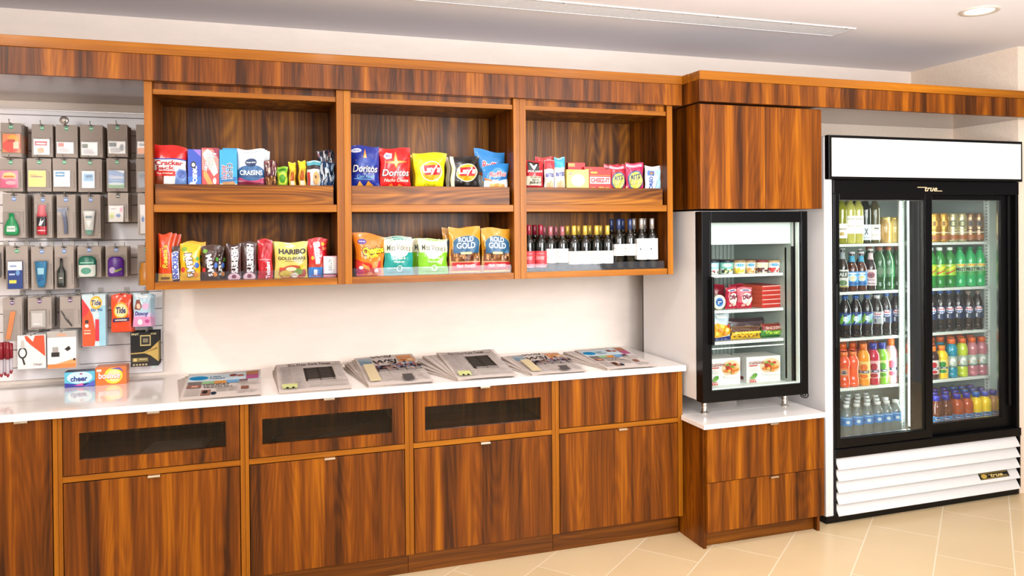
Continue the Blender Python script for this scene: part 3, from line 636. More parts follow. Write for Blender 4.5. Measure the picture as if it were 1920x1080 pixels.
# memory card pack: clear clamshell with printed insert
def mem():
    yf = 4.08; u0, u1, vt, vb = 244, 301, 619.5, 687; uc = 272; x0, x1 = XA(u0, yf, vt), XA(u1, yf, vt); z1, z0 = ZA(uc, vt, yf), ZA(uc, vb, yf); W, H = x1-x0, z1-z0
    t = thing('memory_card_pack', ((x0+x1)/2, yf, z0), 'black and gold memory card in a clear clamshell at the board corner', 'clamshell pack')
    mb = MB(); I = .009
    mb.box(-W/2+.001, W/2-I, 0, .004, .001, H-I, plast('#141211'))
    A = -W/2+.001; S = lambda u, v, o: (A+u*(W-I-.001), -.0002-o, .001+v*(H-I-.001))
    decorate(mb, S, [('p', [(.0, .40), (.45, .42), (.75, .52), (1, .72), (1, .12), (.8, .28), (.5, .38), (0, .37)], '#cfae5c'), ('p', [(.5, .4), (.95, .55), (.95, .5)], '#8a6a2a'), ('r', .34, .60, .72, .92, '#cdb877'), ('r', .38, .64, .68, .88, '#1b1917'), ('r', .44, .70, .62, .82, '#8b8064'), ('t', 'PNY', .17, .95, .26, .06, '#e8dcae', {'b': .03}), ('t', '4GB', .82, .95, .2, .05, '#d8c890', {'b': .02}),
      ('r', .06, .14, .62, .26, '#8f7a3c'), ('r', .1, .16, .22, .24, '#e4cf88'), ('r', .3, .2, .58, .22, '#e4d9b4')]+[('r', .08+.11*k, .03, .15+.11*k, .08, '#c9b48a') for k in range(5)], asp=W/H, step=3, eps=.0003)
    mb.build('printed_insert', t)
    MB().box(-W/2, W/2, -.006, -.003, 0, H, BLIST).build('clamshell', t, bevel=.001)
    MB().box(.2*W, .36*W, -.0068, -.0062, -.008, .002, plast('#b9c8c4')).build('label_tab', t)
    for k in (1, 2, 3):
        c = copy_tree(t); c.location.y += .03*k; tag(c, 'clear clamshell pack behind the black and gold memory card', 'clamshell pack', 'clamshells queued behind the memory card')
    hook(uc+2, vt+4, 'zinc peg hook holding the memory card clamshells', y0=yf-.02)
mem()
# red pens
for k, (u, v0, v1) in enumerate(((2, 642, 706), (8, 641, 704), (14, 641, 706), (19, 644, 700))):
    x = XA(u, YF, v0); z1, z0 = ZA(u, v0, YF), ZA(u, v1, YF)
    t = thing('pen', (x, YF+.01*(k % 2), z0), 'dark red cap pen hanging at the lower left frame edge', 'pen', 'red pens at the frame edge')
    H = z1-z0; MB().lathe([(.003, 0), (.0075, .012), (.0075, H*.5)], plast('#c9c0c6'), 0, 0, 12).build('barrel', t); MB().lathe([(.009, H*.5), (.009, H*.98), (.004, H)], plast('#8f1626'), 0, 0, 12).build('cap', t)
    MB().lathe([(.002, -.004), (.0055, .001), (.0078, .014)], plast('#a01c2c'), 0, 0, 12).build('tip', t)
# round hanging lock above the third hook
x = XA(121, YF, 226); z = ZA(121, 226, YF)
mb = MB(); mb.lathe([(.017, 0), (.019, .004), (.019, .010), (.015, .013)], surf('lock_steel', '#a7a29c', .3, .1, 200, metal=.7), seg=24); mb.lathe([(.008, .013), (.007, .016)], surf('lock_hole', '#e4dfd8', .4, .1, 50), seg=12)
mb.v = [(a, -c, b) for a, b, c in mb.v]
o = tag(mb.build('display_lock', loc=(x, YF, z)), 'round steel hook lock standing above the top row of packs', 'lock')
MB().tube([(0, .001, -.018), (.002, .002, -.030), (0, .004, -.040)], .0022, HOOKM).build('shank', o)

# ------------------------------------------------------------------ laundry boxes on the counter
def lbox(u0, u1, vt, vb, Y, d, col, items, side, label, rz):
    W = XA(u1, Y, vb)-XA(u0, Y, vb); H = ZA((u0+u1)/2, vt, Y)-.9105
    o = carton(W, H, d, col, items, topc=side).build('detergent_box', loc=((XA(u0, Y, vb)+XA(u1, Y, vb))/2, Y+d/2, .9105), rz=rz); tag(o, label, 'box')
lbox(121, 178, 697, 727, 4.075, .07, '#5fc0dc', [('e', .5, .62, .42, .4, '#cdeef4'), ('p', [(0, .0), (1, 0), (1, .28), (.6, .12), (.3, .22), (0, .3)], '#2b2f9a'), ('p', [(.6, 0), (1, .06), (1, .42), (.8, .2)], '#5a64c8'), ('p', [(.3, .1), (.6, .26), (.62, .08)], '#e060a8'), ('t', 'cheer', .48, .55, .56, .36, '#1f2f8c', {'b': .03}), ('e', .55, .86, .05, .05, '#b0407c')], '#3a3f66', 'pale blue laundry detergent box on the counter below the board', 0)
lbox(179, 237, 688, 724, 4.085, .09, '#ef7a34', [('e', .58, .5, .30, .46, '#f6e04a'), ('e', .6, .5, .22, .34, '#f8f0a8'), ('p', [(.45, .92), (.8, .95), (.92, .7), (.8, .82)], '#6b58b0'), ('t', 'bounce', .45, .52, .72, .42, '#ef5a2a', {'b': .05}), ('t', 'bounce', .45, .53, .69, .36, '#ffffff', {'b': .02}), ('r', .04, .76, .2, .9, '#f9e2d0')], '#f08a50', 'orange dryer sheet box beside the pale blue detergent box', 0)

# ------------------------------------------------------------------ newspapers
NP = surf('newsprint', '#d2c8c2', .9, .03, 40, spec=.1); NPE = surf('newsprint_folded_edge', '#b3a396', .8, .12, 300, vec=(.2, .2, 6))
INK = lambda c: ink(c)
def cols(u0, v0, u1, v1, n, rows, col='#9c948f', gap=.012, seed=0):
    r = random.Random(seed); out = []; W = (u1-u0-gap*(n-1))/n
    for c in range(n):
        for k in range(rows):
            a = v1-(v1-v0)*(k+.25)/rows; b = v1-(v1-v0)*(k+.75)/rows
            out.append(('r', u0+c*(W+gap), b, u0+c*(W+gap)+W*(1 if r.random() < .85 else r.uniform(.4, .9)), a, col))
    return out
def newspaper(W, D, h0, h1, items, seed=0, up=.0):
    """folded paper: thin at the front edge (h0), thick at the folded back (h1)"""
    rnd = random.Random(seed); n = 10; ph = rnd.uniform(0, 6)
    def top(u, v, o=0):
        x = (u-.5)*W; y = v*D
        return (x, y, h0+(h1-h0)*min(1, v*1.15)+.0016*math.sin(3*u+ph+2*v)*(.3+v)+up*max(0, v-.75)*.4+o)
    mb = MB(); N = 12; vs = [top(i/N, j/N) for j in range(N+1) for i in range(N+1)]
    mb.add(vs, [(j*(N+1)+i, j*(N+1)+i+1, (j+1)*(N+1)+i+1, (j+1)*(N+1)+i) for j in range(N) for i in range(N)], NP, True)
    loop = [(i/N, 0) for i in range(N+1)]+[(1, j/N) for j in range(1, N+1)]+[(i/N, 1) for i in range(N-1, -1, -1)]+[(0, j/N) for j in range(N-1, 0, -1)]
    L = [top(u, v) for u, v in loop]; m = len(L)
    mb.add(L+[(x, y, 0) for x, y, z in L], [(i, m+i, m+(i+1) % m, (i+1) % m) for i in range(m)]+[tuple(range(m, 2*m))], NPE)
    if items: decorate(mb, lambda u, v, o: top(u, v, o+.0006), items, asp=W/D, step=.06, eps=.0002, mat=newsink)
    return mb
NYT = [('t', 'The New York Times', .5, .90, .66, .075, '#1c1917', {'b': .012}), ('r', .04, .852, .96, .856, '#8a827d'), ('r', .40, .30, .84, .76, '#3a342f')]+[('r', .44+.19*c, .35+.05*k, .44+.19*c+.15, .362+.05*k, '#6a635c') for c in (0, 1) for k in range(8)]+[('r', .04, .81, .96, .814, '#958c86')]+cols(.05, .18, .20, .80, 1, 20, '#b0a7a4')+cols(.215, .06, .38, .80, 1, 22, '#aca3a0')+cols(.86, .3, .97, .80, 1, 14, '#b0a7a4')+cols(.42, .06, .98, .27, 3, 7, '#b6aeaa', seed=3)+[('r', .05, .05, .26, .16, '#c6cc8a'), ('e', .12, .06, .02, .02, '#222'), ('e', .2, .06, .02, .02, '#222')]
NYT = [tuple(('#222222' if x == '#222' else x) for x in i) for i in NYT]
def speckle(u0, v0, u1, v1, pal, n, seed):
    r = random.Random(seed); out = [('r', u0, v0, u1, v1, pal[0])]
    for k in range(n):
        a, b = r.uniform(u0, u1*.95+u0*.05), r.uniform(v0, v1*.9+v0*.1); out.append(('r', a, b, min(u1, a+(u1-u0)*r.uniform(.03, .09)), min(v1, b+(v1-v0)*r.uniform(.15, .5)), r.choice(pal[1:])))
    return out
WSJ = [('r', .04, .80, .25, .92, '#9fb0bb'), ('p', [(.04, .68), (.24, .68), (.24, .80), (.04, .84)], '#7d94a3'), ('r', .69, .84, .95, .92, '#d6925e'), ('r', .69, .70, .97, .82, '#cf9a68'), ('r', .73, .73, .82, .79, '#b56a3a'), ('r', .85, .73, .93, .79, '#e4bf98'),
 ('t', 'WSJ', .46, .73, .40, .17, '#1f1b1a', {'b': .01, 'sh': .15}), ('t', 'WSJ', .44, .92, .36, .09, '#4a4340', {'b': .005, 'sh': .15}), ('r', .04, .62, .97, .625, '#8a827d')]+speckle(.26, .42, .98, .61, ['#4f4444', '#8a5a5a', '#2d2a30', '#b59a94', '#6b7690', '#9c8478'], 60, 4)+[('r', .05, .08, .22, .58, '#d1c19c')]+cols(.26, .24, .98, .39, 5, 6, '#aba29e')+cols(.26, .06, .54, .22, 2, 6, '#b4aba7', seed=8)+[('r', .56, .03, .72, .19, '#56504e')]+cols(.75, .06, .98, .22, 2, 6, '#b4aba7', seed=9)
USA = [('r', .02, .60, .98, .92, '#c8d8e0'), ('e', .16, .76, .13, .085, '#1f87bd'), ('t', 'USA', .385, .80, .15, .055, '#2d5a80', {'b': .03}), ('t', 'TODAY', .41, .72, .22, .05, '#2d5a80', {'b': .03}), ('e', .62, .82, .05, .05, '#8a4a44'), ('e', .72, .79, .05, .04, '#b06a5c'), ('r', .80, .62, .97, .92, '#a8577e'), ('r', .80, .78, .97, .92, '#b07a5a'),
 ('r', .04, .50, .22, .60, '#77706c'), ('r', .22, .50, .38, .60, '#8fb98a'), ('r', .38, .50, .54, .60, '#d08f4a'), ('r', .54, .50, .71, .61, '#6fa3cf'), ('r', .71, .50, .82, .60, '#6d4a50'), ('r', .04, .36, .22, .47, '#8c6256'), ('r', .10, .38, .18, .44, '#c99a84'),
 ('t', 'HOLIDAY', .42, .445, .34, .06, '#2c2826', {'b': .02}), ('t', 'TRAVELERS', .44, .36, .38, .06, '#2c2826', {'b': .02}), ('r', .24, .08, .36, .27, '#8f6a5c'), ('e', .29, .19, .035, .06, '#2d2422'), ('e', .40, .14, .035, .05, '#1d2a3a'), ('r', .74, .22, .84, .33, '#84584a')]+cols(.04, .08, .22, .33, 1, 8, '#b4aba7')+cols(.42, .18, .70, .34, 2, 6, '#b0a7a3')+cols(.70, .08, .97, .19, 2, 4, '#b4aba7', seed=5)+cols(.70, .36, .97, .48, 2, 4, '#b4aba7', seed=6)
def pile(u0, u1, v, D, H, n, items, fan, what, rz=0, seed=0, ghost=None, Y=3.572):
    a, b = at(u0, v, Z=.912), at(u1, v, Z=.912); W = b.x-a.x; z = .9105; r = random.Random(seed)
    for k in range(n):
        j = n-1-k
        f0 = .0016; f1 = H/n
        it = items if j == 0 else None
        if j == 1 and ghost: it = ghost
        mb = newspaper(W, D, .004, .004, it, seed=seed*10+k)
        # tilt: raised more at the back as the pile grows
        t0, t1 = .0042, H/n
        zb0 = k*t0*.0; 
        def tr(p, k=k):
            x, y, zz = p; s = min(1, y/D*1.05); base = k*(f0+(f1-f0)*s); return (x, y, base+zz*((f0+(f1-f0)*s)/.004)*.97)
        mb.v = [tr(p) for p in mb.v]
        ang = rz+fan*j
        # pivot about the front left corner
        ox = -W/2; ca, sa = math.cos(ang), math.sin(ang)
        o = mb.build('newspaper', loc=(a.x-(ox*ca), Y+(.0+.004*r.random())-(ox*sa)+(.0 if j else 0), z), rz=ang)
        if j == 0: tag(o, 'newspaper %s, topmost of its pile on the white counter' % what, 'newspaper')
        else: tag(o, 'newspaper lower in the pile topped by the one %s' % what, 'newspaper', 'newspapers in the pile topped by the one '+what)
pile(338, 490, 748, .50, .030, 4, USA, .035, 'with blue oval, left end', rz=.0, seed=1)
pile(523, 665, 738, .54, .040, 5, NYT, .008, 'with dark square picture, flat pile', rz=.0, seed=2)
pile(692, 825, 727, .56, .050, 6, WSJ, .022, 'with large black initials and crowd photo', rz=.0, seed=3)
pile(857, 982, 713, .53, .058, 6, NYT, .075, 'with dark square picture, strongly fanned pile', rz=-.03, seed=4)
pile(1002, 1122, 706, .44, .030, 4, WSJ, .085, 'with faint initials, fifth pile from left', rz=-.03, seed=5)
pile(1142, 1252, 695, .50, .030, 5, USA, .07, 'with blue oval, nearest the small cooler', rz=-.06, seed=6)

# ================================================================== snacks on the shelves
ZM, ZL = 1.8275, 1.4236
def stand(name, cat, label, u0, u1, vt, zb, col, items, kind='bag', t_=.045, Y=3.64, n=1, behind=None, taper=0, rz=0, seed=0, lean=.0, wob=.003, crimp=.05, dx=.0, dzb=0, side=None, back=None, peak=0, sp=None):
    yf = Y-t_/2; W, H = dims(u0, u1, vt, yf, zb)
    if kind == 'bag': mb = bag(W, H, t_, col, items, taper=taper, seed=seed, wob=wob, crimp=crimp, back=back, lean=lean, peak=peak)
    else: mb = carton(W, H, t_, col, items, side=side)
    x = (XA(u0, yf)+XA(u1, yf))/2
    o = tag(mb.build(name, loc=(x, Y, zb), rz=rz), label, cat)
    for k in range(1, n):
        c = o.copy(); COL.objects.link(c); c.location = (x+dx*k, Y+(sp or t_+(.018 if kind=="bag" else .006))*k, zb+dzb*k); c.rotation_euler.z = rz+random.uniform(-.02, .02)
        tag(c, behind or 'one behind the '+label, cat, (behind or label)[:60])
    return o
A0 = {'b': .02}
# --- left cabinet, upper tray
stand('popcorn_bag', 'snack bag', 'red and white caramel popcorn bag at the left end of the upper tray', 288, 352, 272, ZM, '#d5201e', [
 ('r', 0, .0, 1, .66, '#f3eeec'), ('r', 0, .66, 1, .69, '#2c3a9a'), ('r', 0, .28, .66, .40, '#d5201e'), ('r', 0, .0, .3, .28, '#8a3a1c'), ('p', [(.62, .0), (1, 0), (1, .42), (.8, .46), (.68, .38)], '#6f8fc8'), ('e', .84, .32, .12, .1, '#3d5aa8'),
 ('t', 'Cracker', .48, .585, .86, .12, '#b01c28', {'b': .03}), ('t', 'Jack', .36, .455, .60, .12, '#b01c28', {'b': .03}), ('t', 'The Original', .32, .34, .5, .05, '#f6ecd8', {'b': .02})], seed=2, wob=.004, peak=.012, n=2, dx=.004, behind='red popcorn bag behind the front one')
stand('cookie_pack', 'cookies', 'royal blue cookie pack with white vertical lettering', 354, 379, 280, ZM, '#2348b8', [
 ('r', 0, 0, 1, .3, '#2a6cc8'), ('p', [(.4, 1), (1, 1), (1, .8)], '#8a6ac8'), ('t', 'OREO', .52, .37, .34, .46, '#f5f7fb', {'b': .05, 'rot': -90}), ('e', .42, .60, .2, .09, '#17181e'), ('e', .42, .60, .12, .05, '#f2f2f0'), ('e', .35, .10, .25, .06, '#f1efe9')], kind='box', t_=.04, rz=-.03, n=2, dx=.003, behind='blue cookie pack behind the front one')
stand('cookie_pack', 'cookies', 'red and cream peanut cookie pack with slanted lettering', 380, 412, 277.5, ZM, '#e2474a', [
 ('r', 0, .45, 1, .96, '#ee8a84'), ('p', [(.62, 1), (1, 1), (1, .72)], '#8f2446'), ('p', [(.05, .85), (.35, .98), (.6, .9), (.95, .4), (.7, .3), (.4, .5)], '#f4ead2'), ('p', [(.1, .45), (.3, .4), (.75, .02), (.45, 0), (.1, .3)], '#f29a52'),
 ('t', 'Nutter', .62, .66, .30, .46, '#3a2a2e', {'b': .06, 'rot': -90, 'a': -12}), ('t', 'Butter', .34, .62, .30, .46, '#3a2a2e', {'b': .06, 'rot': -90, 'a': -12}), ('t', 'Nutter', .62, .66, .27, .44, '#ffffff', {'b': .02, 'rot': -90, 'a': -12}), ('t', 'Butter', .34, .62, .27, .44, '#ffffff', {'b': .02, 'rot': -90, 'a': -12}), ('e', .75, .18, .1, .08, '#f6efe6')], kind='box', t_=.04, rz=-.02, n=2, dx=.003, behind='red cookie pack behind the front one')
stand('cookie_pack', 'cookies', 'sky blue chocolate chip cookie pack', 413, 446, 281, ZM, '#2f9ed6', [
 ('r', 0, .0, 1, .12, '#e9d6b2'), ('e', .35, .15, .2, .07, '#b8834a'), ('e', .7, .12, .18, .07, '#c08a50'), ('p', [(.05, .3), (.95, .3), (.95, .2), (.05, .16)], '#1e6fae'), ('t', 'CHIPS', .58, .45, .36, .42, '#f8f8f8', {'b': .06, 'rot': -90}), ('t', 'CHIPS', .58, .45, .33, .40, '#27305e', {'b': .02, 'rot': -90}), ('t', 'AHOY!', .26, .42, .30, .38, '#f8f8f8', {'b': .06, 'rot': -90}), ('t', 'AHOY!', .26, .42, .27, .36, '#b02838', {'b': .02, 'rot': -90})], kind='box', t_=.04, n=2, dx=.012, dzb=.012, behind='sky blue cookie pack standing higher behind the front one')
stand('dried_fruit_bag', 'snack bag', 'white and navy dried cranberry bag', 446, 498, 279, ZM, '#e4ebf2', [
 ('r', 0, .0, 1, .18, '#7a2038'), ('p', [(0, .2), (1, .14), (1, .26), (0, .3)], '#b8436c'), ('e', .5, .40, .52, .20, '#2c5f94'), ('r', 0, .28, 1, .40, '#24507f'), ('e', .5, .66, .22, .105, '#16335e'), ('t', 'Ocean Spray', .5, .66, .36, .05, '#f0f4f8', {'b': .02}), ('t', 'CRAISINS', .5, .40, .86, .12, '#ffffff', {'b': .015}), ('r', .1, .92, .9, .93, '#b9c6d2')], t_=.04, seed=5, wob=.002, taper=.0, n=3, dx=.012, behind='white dried cranberry bag behind the front one')
stand('trail_mix_bag', 'snack bag', 'small dark speckled bag beside the white cranberry bag', 497, 521, 300, ZM, '#5a2a30', speckle(.05, .45, .95, .98, ['#5c2a34', '#d8b8b8', '#8a4a4a', '#e8d6c8'], 30, 2)+speckle(.1, .05, .9, .42, ['#8a5a34', '#e0b070', '#4a2a1c'], 24, 3), seed=6, wob=.005, n=2, dx=.005, behind='dark speckled bag behind the front one')
stand('nut_bag', 'snack bag', 'small bright green and yellow nut bag', 520, 541, 312, ZM, '#8ec63c', [('r', .1, .2, .9, .7, '#c8d83a'), ('e', .5, .45, .3, .2, '#4f9a2c'), ('r', .15, .8, .85, .9, '#3f7d2a')], seed=7, n=2, dx=.003, behind='green nut bag behind the front one')
for k, (a, b, v) in enumerate(((543, 556, 304), (561, 575, 301))):
    stand('nut_tube', 'snack bag', ['narrow yellow nut tube just right of the green bag', 'narrow yellow nut tube left of the teal topped packs'][k], a, b, v, ZM, '#e3b52a', [('r', 0, .72, 1, 1, '#f2d62e'), ('e', .5, .45, .3, .22, '#b8652a'), ('r', .2, .1, .8, .3, '#f6ead0')], t_=.03, seed=8+k, wob=.004, n=2, dx=.006, lean=.05, behind=['yellow tube behind the left one', 'yellow tube behind the right one'][k])
stand('cookie_pouch', 'snack bag', 'pale pouch with teal top and a cookie picture', 577, 604, 301, ZM, '#dfe6e6', [('r', 0, .84, 1, 1, '#5ab0c2'), ('r', 0, .70, 1, .84, '#3a3436'), ('r', .02, .1, .2, .6, '#c23a3a'), ('e', .65, .38, .24, .24, '#d9a468'), ('e', .6, .42, .08, .06, '#6a4630')], seed=10, n=2, dx=.002, behind='pale cookie pouch behind the front one')
stand('candy_bag', 'snack bag', 'navy and white printed bag at the right end of the left tray', 601, 630, 303, ZM, '#20385c', speckle(.02, .05, .98, .95, ['#26466e', '#e8ecf0', '#8aa6c8', '#14233c', '#c0d2e2'], 46, 7), seed=11, n=1, wob=.006, lean=.02)
stand('candy_bag', 'snack bag', 'taller navy and silver bag behind the navy and white one', 597, 629, 281, ZM, '#2a3044', speckle(.02, .5, .98, .98, ['#20283a', '#e8ecf0', '#7c88a0', '#a05a5a'], 30, 9), seed=12, n=1, Y=3.70, wob=.006)
# --- middle cabinet, upper tray
star = [('p', [(.12, .66), (.42, .70), (.5, .93), (.57, .70), (.9, .66), (.58, .62), (.5, .5), (.42, .62)], '#e58a2e'), ('p', [(.3, .66), (.45, .68), (.5, .82), (.55, .68), (.7, .66), (.54, .63), (.5, .55), (.45, .63)], '#f6dc9a')]
stand('chip_bag', 'chips', 'dark blue tortilla chip bag', 660, 714, 273, ZM, '#1c2f94', [('e', .2, .88, .18, .05, '#d6dcf2'), ('t', 'Frito Lay', .2, .88, .22, .04, '#2a3a8a', {'b': .02})]+star+[('e', .55, .62, .42, .10, '#24419e'), ('t', 'Doritos', .5, .47, .92, .18, '#0d1440', {'b': .05, 'sh': .1}), ('t', 'Doritos', .5, .475, .88, .16, '#ffffff', {'b': .01, 'sh': .1}), ('t', 'Cool Ranch', .52, .30, .62, .07, '#8fd0ee', {'sh': .3}), ('p', [(.15, .02), (.5, .02), (.3, .2)], '#e0a040'), ('p', [(.45, .02), (.9, .02), (.6, .2)], '#d8922f'), ('p', [(.1, .24), (.7, .22), (.7, .235), (.1, .255)], '#6ab8e8')], t_=.05, seed=21, n=2, dx=.004, rz=-.1, behind='blue tortilla chip bag behind the front one')
stand('chip_bag', 'chips', 'red tortilla chip bag between the blue and the yellow bags', 714, 773, 277, ZM, '#d81c1e', [('p', [(.1, .80), (.2, .9), (.38, .88), (.36, .76), (.18, .73)], '#dfe2f2'), ('t', 'BIG', .25, .82, .14, .06, '#5a4a9a', {'b': .03})]+star+[('t', 'Doritos', .5, .40, .92, .18, '#5c0d12', {'b': .05, 'sh': .1}), ('t', 'Doritos', .5, .405, .88, .16, '#ffffff', {'b': .01, 'sh': .1}), ('t', 'Nacho Cheese', .52, .23, .80, .08, '#fbe9d8', {'sh': .2, 'b': .01}), ('p', [(.1, .02), (.5, .02), (.35, .15)], '#ec7a2a'), ('p', [(.45, .02), (.9, .02), (.6, .14)], '#ee8a34')], t_=.05, seed=22, n=2, dx=.004, rz=.03, behind='red tortilla chip bag behind the front one')
lays = lambda cy: [('e', .53, cy, .37, .27, '#f7efe0'), ('e', .53, cy, .34, .245, '#f2b21a'), ('e', .53, cy-.10, .26, .12, '#e8a018'), ('p', [(.24, cy+.02), (.3, cy+.16), (.8, cy+.16), (.86, cy), (.8, cy-.10), (.3, cy-.10)], '#c8202c'), ('t', "Lay's", .53, cy+.03, .60, .24, '#ffffff', {'b': .04, 'sk': .05})]
stand('chip_bag', 'chips', 'bright yellow potato chip bag, narrower at its base', 776, 841, 286, ZM, '#f2dc12', lays(.50)+[('t', 'Classic', .5, .13, .42, .08, '#8a8a1a', {})], t_=.055, seed=23, taper=.2, wob=.004, n=2, dx=.003, behind='yellow potato chip bag behind the front one')
stand('chip_bag', 'chips', 'black potato chip bag beside the blue wavy chip bags', 847, 903, 293, ZM, '#1e1a18', [('r', 0, .0, .12, 1, '#e9e0c4'), ('r', .92, .0, 1, .9, '#35302c')]+lays(.52)+[('t', 'Barbecue', .55, .06, .7, .09, '#f4f0ea', {'b': .01})], t_=.05, seed=24, wob=.006, n=2, dx=-.008, dzb=.004, behind='black potato chip bag behind the front one')
ruf = [('p', [(0, .36), (.15, .44), (.6, .36), (1, .44), (1, 0), (0, 0)], '#eef0ee'), ('p', [(.02, .5), (.3, .40), (.32, .34), (.04, .40)], '#e0762e'), ('t', 'Ruffles', .55, .62, .72, .22, '#f6f6f6', {'b': .07, 'sh': .2}), ('t', 'Ruffles', .55, .62, .70, .19, '#d42038', {'b': .02, 'sh': .2}), ('p', [(.3, .45), (.92, .50), (.92, .46), (.3, .41)], '#2a5a9a'), ('e', .55, .17, .32, .10, '#e8a860'), ('e', .3, .2, .1, .06, '#f2c07a')]
stand('chip_bag', 'chips', 'front blue and white wavy chip bag', 906, 958, 308, ZM, '#2f86cc', ruf, t_=.045, seed=25, Y=3.63, taper=.12, peak=-.02, rz=.05)
stand('chip_bag', 'chips', 'blue wavy chip bag leaning behind the front blue one', 893, 950, 282, ZM, '#2f86cc', ruf, t_=.045, seed=26, Y=3.69, taper=.1, peak=.012, rz=-.08)
# --- right cabinet, upper tray
stand('jerky_bag', 'snack bag', 'red and black jerky bag at the left end of the right tray', 988, 1022, 301, ZM, '#b8202a', [('r', .1, .62, .72, .97, '#17130f'), ('p', [(.2, .9), (.3, .9), (.42, .75), (.55, .9), (.64, .9), (.45, .7), (.38, .7)], '#efe8dc'), ('t', "JACK LINK'S", .48, .64, .84, .08, '#f6f2ea', {'b': .04}), ('r', 0, .18, .84, .48, '#d9d3b8'), ('r', .2, .42, .8, .47, '#8a8160'), ('t', 'BEEF', .5, .36, .4, .07, '#3a3326', {'b': .03}), ('t', 'JERKY', .52, .26, .72, .10, '#26221a', {'b': .04}), ('r', .4, .03, .62, .1, '#efe6da')], seed=31, t_=.035, crimp=.03, wob=.002)
stand('jerky_bag', 'snack bag', 'plain red bag rising behind the black badged jerky bag', 1006, 1040, 294, ZM, '#c9202a', [('r', .1, .1, .9, .6, '#b01c24')], seed=32, Y=3.69, t_=.035)
for k, (a, b) in enumerate(((1023, 1042), (1042, 1062))):
    stand('cracker_pouch', 'snack bag', ['white cracker pouch with a red top, beside the jerky', 'white cracker pouch with a sky blue top'][k], a, b, [299, 295][k], ZM, '#e9e2dc', [('r', 0, .70, 1, 1, ['#d23a44', '#3fa6d8'][k]), ('t', 'BITES', .5, .5, .8, .12, '#3a4a9a', {'b': .04, 'sk': .1}), ('e', .5, .2, .35, .14, '#e4b48a'), ('e', .35, .34, .2, .06, '#f6dccb')], seed=33+k, t_=.03, wob=.002)
stand('cracker_box', 'crackers', 'pale yellow cracker box', 1064, 1105, 318, ZM, '#efdf6e', [('e', .5, .5, .32, .3, '#f3ecb0'), ('e', .5, .52, .2, .2, '#f7f2cc'), ('e', .16, .8, .07, .07, '#d98a8a'), ('r', .3, .06, .7, .14, '#8a8a4a'), ('p', [(0, 1), (.5, 1), (.2, .88), (0, .92)], '#e9c94a')], kind='box', t_=.03)
stand('cracker_box', 'crackers', 'red box with orange tab behind the pale yellow box', 1066, 1098, 305, ZM, '#c81f26', [('r', .0, .86, .4, .97, '#f0a050')], kind='box', t_=.03, Y=3.70)
chz = [('r', .06, .82, .36, .90, '#f0b23a'), ('r', .03, .35, .97, .66, '#f4eeea'), ('t', 'CHEEZ-IT', .5, .505, .88, .22, '#d81e24', {'b': .05}), ('p', [(.05, .02), (.3, .06), (.25, .2), (.06, .18)], '#f08a2a'), ('p', [(.4, .04), (.65, .02), (.68, .2), (.45, .22)], '#f29a36'), ('p', [(.72, .04), (.92, .06), (.9, .2), (.74, .2)], '#f08a2a'), ('r', .02, .72, .98, .74, '#f0a030')]
stand('cracker_box', 'crackers', 'red cheese cracker box with a white name band', 1106, 1146, 318, ZM, '#dc2420', chz, kind='box', t_=.03, n=2, dx=-.012, dzb=.016, behind='red cheese cracker box standing higher behind the front one')
rb = [('r', 0, .85, .9, .95, '#e9a8b4'), ('e', .5, .40, .44, .34, '#3a5f86'), ('e', .5, .40, .38, .29, '#e8dc5a'), ('t', 'RITZ', .5, .52, .56, .15, '#27406a', {'b': .05, 'a': 10}), ('t', 'BITS', .48, .34, .60, .18, '#27406a', {'b': .05, 'a': 10}), ('t', 'BITS', .48, .34, .55, .14, '#f6ee6a', {'b': .01, 'a': 10}), ('p', [(.0, .2), (.2, .0), (0, 0)], '#f0b060')]
stand('cracker_bag', 'snack bag', 'crimson mini cracker bag beside the red cheese cracker box', 1146, 1176, 309, ZM, '#b51f34', rb, seed=35, t_=.035, n=2, dx=-.006, dzb=.008, wob=.003, behind='crimson mini cracker bag behind the left one')
stand('cracker_bag', 'snack bag', 'pinker mini cracker bag, second from the right end of the tray', 1176, 1210, 305, ZM, '#c02a58', rb, seed=36, t_=.035, n=2, dx=.006, dzb=-.002, wob=.004, behind='pinker mini cracker bag behind the right one')
stand('cookie_pouch', 'snack bag', 'silver and pale blue pouch at the right end of the tray', 1212, 1243, 311, ZM, '#c6ccd6', [('r', .06, .02, .58, .84, '#f2f2f4'), ('r', .10, .62, .5, .82, '#3f6aa6'), ('t', 'OREO', .3, .34, .26, .5, '#2c4f9a', {'b': .06, 'rot': 90}), ('r', .62, .05, .92, .84, '#a9d3e8'), ('e', .32, .72, .1, .06, '#8a5a3a')], seed=37, t_=.03, wob=.003, n=1)
